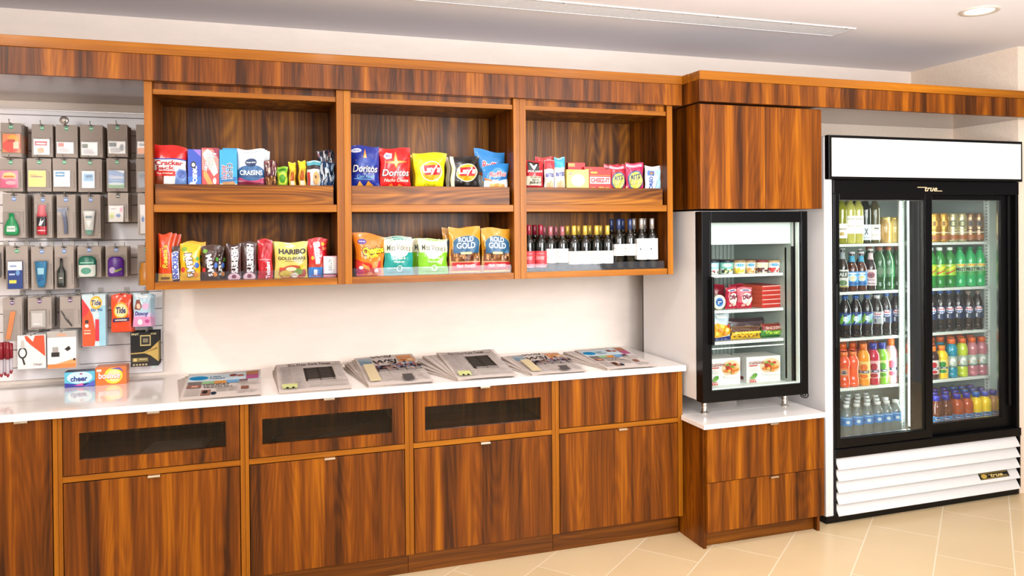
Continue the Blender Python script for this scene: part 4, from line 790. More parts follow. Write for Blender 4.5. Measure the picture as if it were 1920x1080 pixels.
# --- left cabinet, lower shelf
stand('peanut_cup_pack', 'candy', 'orange peanut butter cup pack at the left of the lower shelf', 296, 322, 438, ZL, '#ee4a18', [('r', 0, .0, 1, .16, '#f3b81e'), ('r', .2, .04, .8, .09, '#7a5a1a'), ('t', "Reese's", .5, .52, .46, .52, '#7a3a10', {'b': .06, 'rot': 90, 'sh': .2}), ('t', "Reese's", .48, .52, .42, .50, '#f6c32a', {'b': .03, 'rot': 90, 'sh': .2}), ('r', .12, .3, .2, .7, '#f6a23a')], kind='bag', t_=.03, seed=41, wob=.001, taper=-.08, crimp=.03, n=3, dx=.014, dzb=-.004, back='#c8241c', behind='orange peanut butter cup pack behind the front one')
stand('chocolate_bar', 'candy', 'dark brown nougat bar with blue and white lettering', 319, 337, 463, ZL, '#3a2624', [('p', [(.2, .04), (.9, .06), (.8, .86), (.1, .84)], '#f2f0f4'), ('t', 'SNICKERS', .5, .45, .62, .78, '#2c4ab0', {'b': .05, 'rot': 90})], t_=.022, seed=42, wob=.001, crimp=.03, n=2, dx=.01, behind='dark brown nougat bar behind the front one')
def mm(label, a, b, v, col, alt, seed, **k):
    stand('chocolate_candy_bag', 'candy', label, a, b, v, ZL, col, [('e', .22, .84, .14, .06, alt), ('t', "M&M's", .5, .42, .44, .66, '#2a1a18', {'b': .09, 'rot': -90, 'a': 8}), ('t', "M&M's", .5, .42, .38, .62, '#f8f4f0', {'b': .03, 'rot': -90, 'a': 8}), ('e', .84, .42, .11, .08, '#3a6ac0'), ('e', .78, .16, .12, .07, '#e08a2a'), ('e', .14, .3, .1, .07, '#c42a2a'), ('e', .9, .6, .08, .06, '#4f9a3a')], t_=.03, seed=seed, crimp=.05, wob=.003, **k)
mm('yellow peanut candy bag beside the nougat bar', 336, 375, 457, '#f0b616', '#7aa32a', 43, n=3, dx=.008, dzb=.004, behind='yellow peanut candy bag behind the front one')
mm('brown chocolate candy bag beside the yellow one', 377, 410, 460, '#40261e', '#6aa032', 44, n=1)
mm('second brown chocolate candy bag, partly covered', 397, 423, 461, '#40261e', '#c8b82a', 45, n=1, Y=3.68)
def her(label, a, b, v, seed, col='#3a1d1e'):
    stand('chocolate_bar', 'candy', label, a, b, v, ZL, col, [('r', .30, .17, .36, .92, '#8a7a7c'), ('t', "HERSHEY'S", .56, .56, .46, .76, '#eee6e6', {'b': .05, 'rot': -90}), ('e', .5, .06, .42, .12, '#e9c8d0'), ('e', .5, .08, .16, .06, '#8a4a5a'), ('r', .9, .1, .97, .95, '#6a4648')], kind='bag', t_=.024, seed=seed, wob=.001, crimp=.03, n=3, sp=.026, behind='brown chocolate bar behind '+label.split(' chocolate')[0])
her('left brown chocolate bar with tall pale lettering', 424, 452, 458, 46)
her('right brown chocolate bar, slightly taller and nearer the red twists', 453, 481, 454, 47)
stand('licorice_bag', 'candy', 'shiny red licorice twist pack', 483, 511, 449, ZL, '#c01c2c', [('r', .38, .5, .92, .98, '#d23a48'), ('r', .1, .48, .9, .50, '#e8a0a8'), ('p', [(.4, .55), (.5, .9), (.6, .6), (.7, .92), (.85, .6), (.8, .96), (.42, .96)], '#a81422'), ('t', 'Twizzlers', .68, .22, .30, .42, '#f4e8ea', {'b': .05, 'rot': 90})], t_=.03, seed=48, wob=.003, n=2, behind='red licorice pack behind the front one')
stand('gummy_bag', 'candy', 'wide pale gold gummy candy bag', 514, 577, 454, ZL, '#ddc766', [('t', 'HARIBO', .54, .74, .84, .15, '#2b2620', {'b': .05}), ('t', 'GOLD-BEARS', .52, .55, .86, .09, '#2b2620', {'b': .03}), ('r', .3, .46, .9, .48, '#8a7a3a'), ('e', .55, .14, .42, .22, '#b04a30'), ('e', .35, .12, .2, .10, '#d8c04a'), ('e', .72, .18, .14, .10, '#7a9a3a'), ('e', .5, .25, .16, .06, '#e8d8a8'), ('e', .85, .3, .08, .07, '#e0b92a'), ('e', .6, .08, .12, .07, '#e8e0c8'), ('e', .2, .25, .07, .05, '#c8452a')], t_=.035, seed=49, wob=.002, n=2, dx=-.01, behind='pale gold gummy bag behind the front one')
stand('fruit_candy_bag', 'candy', 'red fruit candy bag with a blue base', 577, 612, 447, ZL, '#cb1c28', [('r', 0, 0, .95, .26, '#2c7cc8'), ('p', [(.0, .26), (.95, .26), (.8, .42), (.1, .36)], '#b8402a'), ('t', 'Skittles', .52, .62, .40, .58, '#f4a0a8', {'b': .09, 'rot': -90, 'a': 6}), ('t', 'Skittles', .52, .62, .35, .54, '#ffffff', {'b': .04, 'rot': -90, 'a': 6}), ('e', .82, .86, .1, .05, '#f0b02a'), ('e', .88, .74, .08, .04, '#e8702a'), ('e', .2, .5, .08, .05, '#f0c23a'), ('r', .3, .05, .5, .2, '#e8eef6')], t_=.032, seed=50, wob=.003, taper=.08, n=2, dx=.012, rz=.05, lean=.03, behind='red fruit candy bag behind the front one')
stand('mint_tin', 'candy', 'small white and pink mint tin standing at the right end', 606, 631, 480, ZL+.012, '#e7a9b2', [('r', .06, .05, .94, .95, '#efe9e8'), ('r', .22, .18, .72, .86, '#f8f6f4'), ('t', 'ALTOIDS', .5, .52, .24, .62, '#5a6a5a', {'b': .02, 'rot': -90})], kind='box', t_=.02, Y=3.625, n=1)
stand('mint_tin', 'candy', 'pink mint tin lying flat under the white one', 606, 630, 513, ZL, '#cf7f8c', [], kind='box', t_=.03, Y=3.63)
# --- middle cabinet, lower shelf
stand('chip_bag', 'chips', 'orange cheese puff bag at the left of the lower shelf', 664, 724, 439, ZL, '#f0801c', [('p', [(0, 0), (.9, 0), (.9, .36), (.5, .30), (.2, .34), (0, .40)], '#d8352c'), ('p', [(0, 0), (.35, 0), (.2, .16), (0, .18)], '#c82a6a'), ('e', .24, .80, .14, .06, '#5a3f96'), ('t', 'Frito Lay', .24, .80, .2, .04, '#f2ecf4', {'b': .03}),
 ('t', 'Cheetos', .60, .62, .78, .22, '#1b1512', {'b': .14, 'a': 10, 'sk': .12}), ('t', 'Cheetos', .60, .62, .74, .18, '#f8cf1c', {'b': .05, 'a': 10, 'sk': .12}), ('t', 'Puffs', .58, .48, .40, .09, '#f8d83a', {'b': .05, 'a': 10}), ('p', [(.2, .30), (.45, .22), (.5, .12), (.3, .18)], '#f4a850'), ('p', [(.5, .32), (.8, .38), (.75, .2), (.6, .18)], '#ee8a40'), ('e', .18, .2, .08, .04, '#f6e8e0'), ('e', .72, .12, .08, .05, '#f4e8de'), ('e', .5, .06, .1, .04, '#f2a070')], t_=.05, seed=61, taper=.14, wob=.004, peak=.016, n=2, behind='orange cheese puff bag behind the front one')
def mv(label, a, b, v, col, dk, txt, seed, **k):
    stand('chip_bag', 'chips', label, a, b, v, ZL, col, [('r', 0, .62, 1, 1, '#ece4c8'), ('e', .5, .62, .32, .14, '#f2ecd8'), ('t', "Miss Vickie's", .5, .75, .82, .17, '#2f3a2a', {'sh': .15, 'b': .005, 'sk': -.1}), ('t', txt[0], .5, .46, .44, .07, '#eef6ea', {'b': .03}), ('t', txt[1], .5, .36, .40, .06, '#eef6ea', {'b': .02}), ('r', .12, .19, .9, .205, '#e6f0e4'), ('r', 0, 0, 1, .17, dk), ('e', .52, .18, .1, .09, '#e9efe4'), ('e', .52, .18, .07, .065, dk)], t_=.045, seed=seed, wob=.004, **k)
mv('teal kettle chip bag with a cream top', 720, 776, 447, '#1d9d96', '#178a86', ('Sea Salt &', 'Vinegar'), 62, n=2, dx=.004, dzb=.008, behind='teal kettle chip bag behind the front one')
mv('lime green kettle chip bag with a cream top', 785, 841, 448, '#86cc2c', '#79b93a', ('Jalapeño', 'Flavored'), 63, n=2, dx=-.022, behind='lime green kettle chip bag behind the front one')
def rg(label, a, b, v, seed, **k):
    stand('pretzel_bag', 'snack bag', label, a, b, v, ZL, '#d9971e', [('r', 0, 0, 1, .38, '#d9b27a')]+speckle(.04, .26, .96, .52, ['#7a4522', '#b07a42', '#c8925a', '#4a2814', '#96602e'], 50, seed)+[('e', .5, .64, .46, .19, '#c9b25a'), ('e', .5, .65, .43, .175, '#1f577e'), ('r', .08, .44, .92, .62, '#1f577e'), ('t', 'ROLD', .48, .745, .48, .11, '#f2f4f2', {'b': .02}), ('t', 'GOLD', .48, .61, .60, .13, '#f2f4f2', {'b': .02}), ('r', .3, .42, .66, .47, '#d8c890'), ('r', .05, .06, .95, .24, '#b8202a'), ('t', 'TINY TWISTS', .48, .16, .6, .07, '#f4ece4', {'b': .03}), ('r', .05, .02, .95, .06, '#e0a83a')], t_=.045, seed=seed, wob=.003, **k)
rg('gold and blue pretzel bag, left and taller of the two', 843, 903, 426, 64, n=2, dx=-.018, dzb=-.002, behind='gold and blue pretzel bag behind the left one')
rg('gold and blue pretzel bag at the right end of the lower shelf', 904, 959, 428, 65, n=2, dx=.006, behind='gold and blue pretzel bag behind the right one')

# ================================================================== bottles and cans
def liquid(col, rough=.08):
    return surf('liquid_'+col, col, rough=rough, noise=.08, scale=12, coat=.6)
def bottle(name, R, H, prof, body, cap=None, label=None, seg=20, sq=0, capsule=None, design=None, neck=None, lower=None):
    """prof in units of R and H. cap=(z0,z1,r,mat); label=(z0,z1,mat)"""
    t = bpy.data.objects.new(name, None); COL.objects.link(t); t.empty_display_size = .03
    mb = MB(); mb.lathe([(r*R, z*H) for r, z in prof], body, seg=seg, sq=sq); mb.build('body', t)
    def radius(z):
        for (ra, za), (rb_, zb) in zip(prof, prof[1:]):
            if za <= z <= zb+1e-9: return (ra+(rb_-ra)*(z-za)/max(1e-9, zb-za))*R
        return prof[-1][0]*R
    if label:
        z0, z1, m, dec = label; mb = MB(); n = 4
        mb.lathe([(radius(z0+(z1-z0)*i/n)*1.015+.0004, (z0+(z1-z0)*i/n)*H) for i in range(n+1)], m, seg=seg, sq=sq)
        k = seg*(n+1); mb.f = mb.f[:-2]; mb.m = mb.m[:-2]; mb.sm = mb.sm[:-2]
        def S(u, v, o):
            z = z0+(z1-z0)*v; a = -PI/2-.62+(u-.5)*2.2; r = radius(z)*1.015+.0008+o; c, d = math.cos(a), math.sin(a)
            q = 1+sq*(1/max(abs(c), abs(d))-1) if sq else 1
            return (c*r*q, d*r*q, z*H)
        decorate(mb, S, dec, asp=2.2*R/((z1-z0)*H), step=.2, eps=.0002); mb.build('label', t)
    if capsule:
        z0, z1, m = capsule; mb = MB(); mb.lathe([(radius(z0)*1.03+.0003, z0*H), (radius((z0+z1)/2)*1.03+.0003, (z0+z1)/2*H), (radius(z1)*1.1+.0006, (z1-.05)*H), (radius(z1)*1.1+.0006, z1*H+.0005)], m, seg=seg); mb.build('foil_capsule', t)
    if neck:
        z0, z1, m = neck; mb = MB(); mb.lathe([(radius(z0+(z1-z0)*i/3)*1.02+.0004, (z0+(z1-z0)*i/3)*H) for i in range(4)], m, seg=seg); mb.build('neck_label', t)
    if cap:
        z0, z1, r, m = cap; mb = MB(); mb.lathe([(r*R, z0*H), (r*R, z1*H-.0015), (r*R*.88, z1*H)], m, seg=seg); mb.build('cap', t)
    t['proto'] = 1
    return t
def place(proto, name, x, y, z, label, cat, group=None):
    if proto.get('proto'): o = proto; del o['proto']
    else: o = copy_tree(proto)
    o.location = (x, y, z); o.rotation_euler.z = random.uniform(-.08, .08) if proto.get('spin') else 0
    for k in ('group',):
        if k in o: del o[k]
    return tag(o, label, cat, group)
WINE = [(.92, 0), (1, .02), (1, .60), (.93, .66), (.60, .72), (.40, .77), (.36, .82), (.36, .99), (.34, 1)]
DKG = surf('dark_wine_glass', '#0f100c', .06, .1, 20, coat=.6)
LBW = surf('paper_label_white', '#eee8e2', .6, .02, 20)
def wine(R, H, capm, lz, labm, dec, body=DKG, name='wine_bottle'):
    return bottle(name, R, H, WINE, body, label=(lz[0], lz[1], labm, dec), capsule=(.79, 1, capm))
ZW = ZL; YWN = 3.622
RW = .0305
h = lambda v: ZA(1100, v, YWN)-ZW
m_red, m_pink, m_gold, m_navy, m_silv = [surf('capsule_'+n, c, .25, .05, 20, metal=mt, coat=.4) for n, c, mt in (('burgundy', '#8a1830', 0), ('rose', '#a8646c', .2), ('gold', '#d8b84e', .35), ('navy', '#22345e', 0), ('silver', '#a8a29c', .5))]
wl = [('r', .1, .72, .9, .74, '#9a928a'), ('r', .3, .4, .7, .45, '#b4aca4'), ('r', .2, .2, .8, .22, '#c2bab2')]
w_red = wine(RW, h(421), m_red, (.09, .44), surf('paper_label_red', '#c43a42', .5, .04, 20), [('t', 'Cabernet', .5, .62, .8, .3, '#f2c6c8', {'sh': .4}), ('r', .1, .84, .9, .86, '#f0a8aa'), ('r', .1, .28, .9, .30, '#8a2028'), ('r', 0, .0, 1, .1, '#e8a0a4')])
w_pink = wine(RW, h(424), m_pink, (.18, .50), LBW, wl)
w_gold = wine(RW, h(423), m_gold, (.14, .43), LBW, wl+[('p', [(.55, .92), (.75, 1), (.7, .86)], '#e8a08a')])
w_navy = wine(RW, h(411), m_navy, (.27, .50), LBW, [('r', .1, .6, .9, .66, '#a8b0a8'), ('r', .2, .3, .8, .34, '#d0b8b0')])
w_silv = wine(RW, h(410), m_silv, (.18, .60), LBW, [('r', .2, .8, .8, .82, '#b4aca4'), ('e', .5, .5, .06, .05, '#5a5a5a'), ('r', .25, .25, .75, .27, '#c2bab2')])
for p, us, nm in ((w_red, (994, 1016.5), 'burgundy'), (w_pink, (1035, 1057), 'rose'), (w_gold, (1079, 1100, 1121.5, 1142), 'gold'), (w_navy, (1163.5, 1184.5), 'navy'), (w_silv, (1206, 1226), 'silver')):
    for i, u in enumerate(us):
        pos = ['left', 'right'][i] if len(us) == 2 else ['first', 'second', 'third', 'fourth'][i]
        place(p, 'wine_bottle', XA(u, YWN-.02, 470), YWN, ZW, 'small wine bottle with %s foil top, %s of the %s in the front row' % (nm, pos, 'pair' if len(us) == 2 else 'four'), 'wine bottle')
        place(p, 'wine_bottle', XA(u, YWN-.02, 470)-.008, YWN+.068, ZW, 'wine bottle with %s foil top, behind the %s one of the front row' % (nm, pos), 'wine bottle')

# ================================================================== countertop cooler
SX0, SX1, SYF, SYB, SZ0, SZ1 = 2.158, 2.809, 3.42, 4.05, .742, 1.722
BZ = 3.487   # body front
t = thing('countertop_cooler', ((SX0+SX1)/2, SYF, .6445), 'white countertop cooler with black framed glass door standing on four steel legs', 'cooler')
ox, oy, oz = t.location
def bx(mb, x0, x1, y0, y1, z0, z1, m): return mb.box(x0-ox, x1-ox, y0-oy, y1-oy, z0-oz, z1-oz, m)
mb = MB(); T = .045
bx(mb, SX0, SX0+T, BZ, SYB, SZ0, SZ1, WHITE); bx(mb, SX1-T, SX1, BZ, SYB, SZ0, SZ1, WHITE); bx(mb, SX0+T, SX1-T, BZ, SYB, SZ1-.03, SZ1, WHITE); bx(mb, SX0+T, SX1-T, BZ, SYB, SZ0, SZ0+.04, WHITE); bx(mb, SX0+T, SX1-T, SYB-.03, SYB, SZ0+.04, SZ1-.03, INW)
mb.build('cabinet_body', t)
mb = MB(); bx(mb, SX0+T-.0005, SX0+T+.004, BZ+.002, SYB-.03, SZ0+.041, SZ1-.031, INW); bx(mb, SX1-T-.004, SX1-T+.0005, BZ+.002, SYB-.03, SZ0+.041, SZ1-.031, INW)
for k in range(5):
    for s in (SX1-T-.0055,): bx(mb, s, s+.0014, BZ+.045, BZ+.057, SZ0+.06, SZ1-.2, SHELFW)
mb.build('liner', t)
mb = MB(); bx(mb, SX0+T+.005, SX1-T-.005, BZ+.01, BZ+.04, 1.545, SZ1-.035, surf('lamp_cover_white', '#d3dfd9', .35, .01, 8, emit=.06)); mb.build('lamp_cover', t)
mb = MB()
for k in range(9): bx(mb, SX0-.0015, SX0, SYB-.10, SYB-.015, .80+.011*k, .805+.011*k, surf('vent_shadow', '#b9b2ad', .6, .05, 30))
mb.build('vent_slots', t)
MB().box(SX0+.01-ox, SX1-.01-ox, SYB-oy, SYB+.035-oy, SZ0+.03-oz, SZ1-.05-oz, surf('dark_back_plate', '#3a3430', .5, .08, 30)).build('back_plate', t)
# door
mb = MB(); a, b, c, d = SX0, SX1, SZ0-.006, SZ1-.004; g0, g1, g2, g3 = 2.212, 2.768, .797, 1.66
bx(mb, a, g0, SYF, SYF+.062, c, d, BLACK); bx(mb, g1, b, SYF, SYF+.062, c, d, BLACK); bx(mb, g0, g1, SYF, SYF+.062, c, g2, BLACK); bx(mb, g0, g1, SYF, SYF+.062, g3, d, BLACK)
for (p, q, r_, s) in ((g0-.012, g0-.001, g2-.012, g3+.012), (g1+.001, g1+.012, g2-.012, g3+.012)): bx(mb, p, q, SYF-.003, SYF, r_, s, BLACK)
dr = mb.build('door', t, bevel=.004)
mb = MB(); bx(mb, g0-.002, g1+.002, SYF+.012, SYF+.016, g2-.002, g3+.002, GLASS); mb.build('pane', dr, label='clear glass pane')
mb = MB(); bx(mb, g0, g0+.006, SYF+.017, SYF+.04, g2, g3, SHELFW); bx(mb, g1-.006, g1, SYF+.017, SYF+.04, g2, g3, SHELFW); bx(mb, g0+.006, g1-.006, SYF+.017, SYF+.04, g2, g2+.006, SHELFW); mb.build('spacer', dr)
mb = MB(); bx(mb, XA(1484, 3.484, 600), XA(1495, 3.484, 600), 3.4825, 3.4865, .80, 1.53, BLKR); mb.build('reflection_band', t)  # dark strip standing in for the interior reflection beside the right frame
mb = MB(); hx = XA(1331, SYF, 580); z0, z1 = ZA(1331, 646, SYF), ZA(1331, 519, SYF)
bx(mb, hx-.007, hx+.007, SYF-.034, SYF-.016, z0, z1, BLACK); bx(mb, hx-.007, hx+.007, SYF-.0159, SYF-.0001, z0, z0+.02, BLACK); bx(mb, hx-.007, hx+.007, SYF-.0159, SYF-.0001, z1-.02, z1, BLACK); mb.build('handle', dr, bevel=.003)
for lx, ly in ((2.262, 3.57), (2.765, 3.56), (2.262, 3.98), (2.765, 3.98)):
    mb = MB(); mb.lathe([(.022, .0005), (.022, .004), (.0145, .006), (.0155, .03), (.019, .0965)], CHROME, 0, 0, 20); mb.build('leg', t, (lx-ox, ly-oy, 0))
# wire shelves
def wire_shelf(parent, x0, x1, y0, y1, z, off, n=26, dots=40):
    mb = MB(); O = Vector(off)
    def B(a, b, c, d, e, f, m): mb.box(a-O.x, b-O.x, c-O.y, d-O.y, e-O.z, f-O.z, m)
    B(x0, x1, y0, y0+.003, z-.016, z-.001, SHELFW); B(x0, x1, y0+.003, y0+.022, z-.004, z-.001, SHELFW); B(x0, x1, y1-.006, y1, z-.006, z-.001, SHELFW)
    for k in range(n):
        x = x0+.004+(x1-x0-.008)*k/(n-1); B(x-.0015, x+.0015, y0+.022, y1-.006, z-.004, z-.001, SHELFW)
    dk = surf('perforation_grey', '#7f8a84', .6, .05, 30)
    for k in range(dots):
        x = x0+(x1-x0)*(k+.5)/dots; B(x-.0022, x+.0022, y0-.0006, y0, z-.011, z-.007, dk)
    return mb.build('shelf', parent)
sy = 3.555
SH = []
for (u, v) in ((1400, 514.5), (1400, 581), (1400, 639)):
    z = ZA(u, v, sy)+.004; SH.append(z); wire_shelf(t, SX0+T+.006, SX1-T-.008, sy, SYB-.035, z, (ox, oy, oz), n=24, dots=26)
z = ZA(1400, 651, sy); mb = MB(); bx(mb, SX0+T+.006, SX1-T-.008, sy-.004, sy+.002, z, z+.006, SHELFW)
for k in range(20): x = SX0+T+.02+k*.027; bx(mb, x, x+.003, SYB-.045, SYB-.040, SZ0+.05, 1.53, SHELFW)
mb.build('wire_rack', t)
FL = SZ0+.04
mb = MB(); bx(mb, SX0+T+.005, SX1-T-.006, BZ+.004, SYB-.031, FL, FL+.004, SHELFW); mb.build('floor_rack', t)
# power cord coiled behind the right leg
P = [(2.79, 4.06, .66), (2.80, 3.8, .70), (2.815, 3.62, .735), (2.80, 3.47, .728), (2.79, 3.46, .722), (2.80, 3.455, .712), (2.82, 3.455, .708), (2.838, 3.46, .712), (2.846, 3.47, .725), (2.838, 3.475, .737), (2.82, 3.475, .74), (2.806, 3.47, .728), (2.815, 3.465, .716), (2.832, 3.47, .718), (2.84, 3.5, .73), (2.825, 3.6, .735), (2.82, 3.9, .70)]
tag(MB().tube(smooth(P), .0035, BLKR).build('power_cord'), 'black power cord bunched below the right corner of the countertop cooler', 'cord')
# --- contents
def tub(R, H, lid, body, dec):
    t = bpy.data.objects.new('ice_cream_tub', None); COL.objects.link(t)
    mb = MB(); mb.lathe([(R*.84, 0), (R*.86, .002), (R*.97, H*.86)], plast(body, .4), seg=24)
    def S(u, v, o):
        a = -PI/2-.55+(u-.5)*2.4; r = R*(.86+.11*v)+.0008+o; return (math.cos(a)*r, math.sin(a)*r, H*.86*v)
    decorate(mb, S, dec, asp=1.5, step=.2, eps=.0003); mb.build('cup', t)
    mb = MB(); mb.lathe([(R*1.03, H*.84), (R*1.03, H*.97), (R*.97, H)], plast(lid), seg=24); mb.build('lid', t); t['proto'] = 1
    return t
fr = lambda c1, c2, c3, s: [('r', 0, .45, 1, 1, c1), ('e', .55, .75, .3, .14, c2)]+[('e', random.Random(s+k).uniform(.1, .9), random.Random(s*3+k).uniform(.1, .42), .08, .1, c3[k % len(c3)]) for k in range(12)]
tubs = [(1331, 1353, '#2a2c3c', 'navy lidded tub with cherries at the left end', fr('#9fd4e6', '#e8f2f4', ['#b83a4a', '#3a2a2c', '#e8ead8'], 1), '#e9efe6'), (1355, 1380, '#23283a', 'navy lidded tub with teal label, second from left', fr('#7fc8bc', '#e8f2ec', ['#4a7a3a', '#d8d08a', '#3a3a34'], 2), '#dfeee4'),
 (1381, 1403, '#a8845a', 'tan lidded tub with yellow base, third from left', fr('#f4efdc', '#4aa6cc', ['#f0c62a', '#f4d84a', '#e8b01c'], 3), '#f2e9b8'), (1404, 1422, '#a8845a', 'tan lidded tub with peach base, fourth from left', fr('#f4efdc', '#3f9ac4', ['#e8a04a', '#f0c67a', '#d8883a'], 4), '#f4e6c2'),
 (1423, 1445, '#8f3038', 'maroon lidded cream tub, second from right', fr('#ece2c8', '#e0d0b0', ['#4a2420', '#6a3028'], 5), '#efe6d2'), (1446, 1467, '#c9a26a', 'gold lidded tub with red berries at the right end', fr('#eef0ea', '#4a9ac4', ['#d0303a', '#e04a4a'], 6), '#f0ece4')]
for (a, b, lid, lab, dec, body) in tubs:
    Y = 3.60; R = (XA(b, Y-.03, 500)-XA(a, Y-.03, 500))/2*.97; H = ZA((a+b)/2, 488, Y-.02)-SH[0]
    p = tub(R, H, lid, body, dec); place(p, 'ice_cream_tub', (XA(a, Y-.03, 500)+XA(b, Y-.03, 500))/2, Y, SH[0], lab+' of the cooler top shelf', 'ice cream')
    c = copy_tree(p); c.location.y += .1; c.location.x -= .002; tag(c, lab.split(' at ')[0].split(', ')[0]+' standing behind its twin on the cooler top shelf', 'ice cream')
# second shelf: white lidded round tub lying on its side, pink bags, red boxes
Y = 3.60; c = at(1352, 565, Y=3.575); R = .040
t2 = thing('ice_cream_tub', (c.x, 3.60, SH[1]+R), 'cream tub lying on its side with round blue printed lid facing out', 'ice cream')
mb = MB(); mb.lathe([(R*.85, 0), (R*.96, .08)], plast('#e6dfc4', .4), seg=28); mb.v = [(x, .085-z, y) for x, y, z in mb.v]; mb.build('cup', t2)
mb = MB(); mb.lathe([(R, .0), (R, .012), (R*.95, .014)], plast('#ece8d0', .4), seg=28); mb.v = [(x, .004-z, y) for x, y, z in mb.v]
decorate(mb, lambda u, v, o: ((u-.5)*2*R, -.0102-o, (v-.5)*2*R), [('e', .5, .5, .40, .40, '#f4f0dc'), ('e', .5, .5, .30, .30, '#3f7fc0'), ('e', .5, .52, .24, .16, '#27519a'), ('r', .35, .5, .65, .56, '#e8f0f4'), ('e', .42, .42, .06, .05, '#f0e8d0')], step=3)
mb.build('lid', t2)
dip = [('r', 0, 0, 1, .3, '#c01c3c'), ('e', .5, .86, .4, .06, '#f0e4e8'), ('r', .25, .83, .75, .88, '#3a4a8a'), ('e', .5, .48, .36, .26, '#f4dcd4'), ('t', "Dibs", .5, .56, .62, .22, '#7a1c3c', {'b': .06, 'a': 8}), ('e', .65, .2, .16, .08, '#f0d8c8'), ('e', .3, .16, .12, .06, '#f4a8a0')]
def cbag(u0, u1, vt, z, Y, col, items, label, seed, name='frozen_snack_bag', t_=.05, **k):
    W, H = dims(u0, u1, vt, Y-t_/2, z); o = bag(W, H, t_, col, items, seed=seed, **k).build(name, loc=((XA(u0, Y-t_/2)+XA(u1, Y-t_/2))/2, Y, z)); return tag(o, label, 'frozen food')
cbag(1364, 1385, 539, SH[1], 3.61, '#c02644', dip, 'crimson frozen snack bag beside the tub lying on its side', 71)
cbag(1386, 1414, 539, SH[1], 3.60, '#d8707e', dip, 'paler pink frosted snack bag left of the stacked red boxes', 72)
cbag(1338, 1362, 534, SH[1], 3.72, '#a81c34', [], 'dark red bag behind the tub lying on its side', 73)
cbag(1370, 1400, 533, SH[1], 3.72, '#a81c34', [], 'dark red bag behind the two pink snack bags', 74)
x0, x1 = XA(1424, 3.58), XA(1464, 3.58)
for k in range(5):
    z = SH[1]+.0005+k*.0245
    o = carton(x1-x0+.05, .0235, .20, '#c8372c', [('r', 0, .78, 1, .92, '#f0d8cc'), ('r', .80, 0, 1, .78, '#e8924a'), ('r', .84, .2, .96, .6, '#b8402a'), ('r', .1, .2, .6, .4, '#b02a24')], side='#d85a40').build('frozen_meal_box', loc=((x0+x1)/2+.02, 3.68, z), rz=.12)
    tag(o, 'red frozen snack box, %s of the stack of five on the second cooler shelf' % ['bottom', 'second', 'middle', 'fourth', 'top'][k], 'frozen food')
# third shelf
cbag(1340, 1374, 590, SH[2], 3.60, '#cfe0ea', [('p', [(0, 0), (1, 0), (1, .18), (.5, .12), (0, .1)], '#24307c'), ('p', [(.0, .1), (.5, .14), (1, .25), (.9, .5), (.55, .62), (.25, .66), (0, .6)], '#e9a81c')]+[('e', .15+.14*(k % 6), .26+.14*(k % 3), .10, .07, ['#f4d03a', '#e88a1c', '#f6e27a', '#b8402a'][k % 4]) for k in range(14)]+[('r', .2, .85, .8, .95, '#f4f6f4')], 'white and navy frozen dinner bag with yellow food picture', 75, lean=.15)
cbag(1374, 1430, 613, SH[2], 3.60, '#e8b41a', [('r', 0, .6, 1, 1, '#6a4a3e')]+[('e', .08+.075*k, .25+.2*(k % 2), .03, .06, '#3a2a12') for k in range(12)]+[('e', .1+.1*k, .55, .06, .1, '#f4d84a') for k in range(9)], 'low yellow and brown frozen food pouch in the middle of the shelf', 76, wob=.006)
cbag(1430, 1471, 607, SH[2], 3.60, '#4a8a3a', [('r', 0, .55, 1, 1, '#8a2a2a'), ('t', 'SNICKERS', .5, .72, .7, .2, '#d8b8a8', {'b': .03}), ('t', 'Variety', .5, .36, .8, .36, '#a8cc3a', {'b': .04}), ('r', 0, 0, 1, .12, '#2f6a2c')], 'green and maroon frozen pouch at the right of the shelf', 77, wob=.004)
cbag(1364, 1440, 597, SH[2], 3.74, '#4a3a3c', [('r', .1, .3, .9, .8, '#6a565a')], 'dark translucent frozen bag behind the yellow pouch', 78, wob=.006)
# bottom meal boxes
meal = [('r', 0, 0, 1, .12, '#e6e2dc'), ('e', .70, .62, .30, .30, '#e9c9a0')]+[('e', .70+.22*((k*.618)**.5 % 1)*math.cos(k*2.4), .60+.20*((k*.618)**.5 % 1)*math.sin(k*2.4), .06, .05, ['#c8452a', '#d8782e', '#7a9a3a', '#e8b05a', '#a8322a', '#e2954a'][k % 6]) for k in range(34)]+[('e', .70, .34, .27, .05, '#f2ede6'), ('t', 'cuisine', .26, .80, .44, .14, '#8a2a24', {'b': .01}), ('r', .05, .66, .28, .70, '#c8372c'), ('e', .2, .30, .08, .08, '#5f9a3a', {'a': 30}), ('e', .14, .22, .07, .05, '#78ae4a'), ('r', .04, .12, .22, .15, '#c8372c')]+[('e', .07+.07*k, .07, .028, .03, '#d8452a') for k in range(3)]+[('r', .05, .48+.05*k, .3, .49+.05*k, '#c9c2bc') for k in range(3)]
def mbox(u0, u1, vt, vb, Y, label, name='frozen_meal_box'):
    W = XA(u1, Y, 700)-XA(u0, Y, 700); z0 = FL+.0045; H = ZA((u0+u1)/2, vt, Y)-z0
    return tag(carton(W, H, .14, '#ece8e4', meal, side_items=[('r', .2, .1, .45, .22, '#8a3a30'), ('r', .55, .1, .8, .22, '#8a3a30'), ('r', .3, .4, .7, .8, '#d8cfc8')]).build(name, loc=((XA(u0, Y, 700)+XA(u1, Y, 700))/2, Y+.07, z0), rz=-.03), label, 'frozen food')
mbox(1330, 1388, 672, 727, 3.565, 'white frozen meal box with pasta bowl picture, left on the cooler floor')
mbox(1401, 1463, 668, 725, 3.56, 'white frozen meal box with pasta bowl picture, right on the cooler floor')

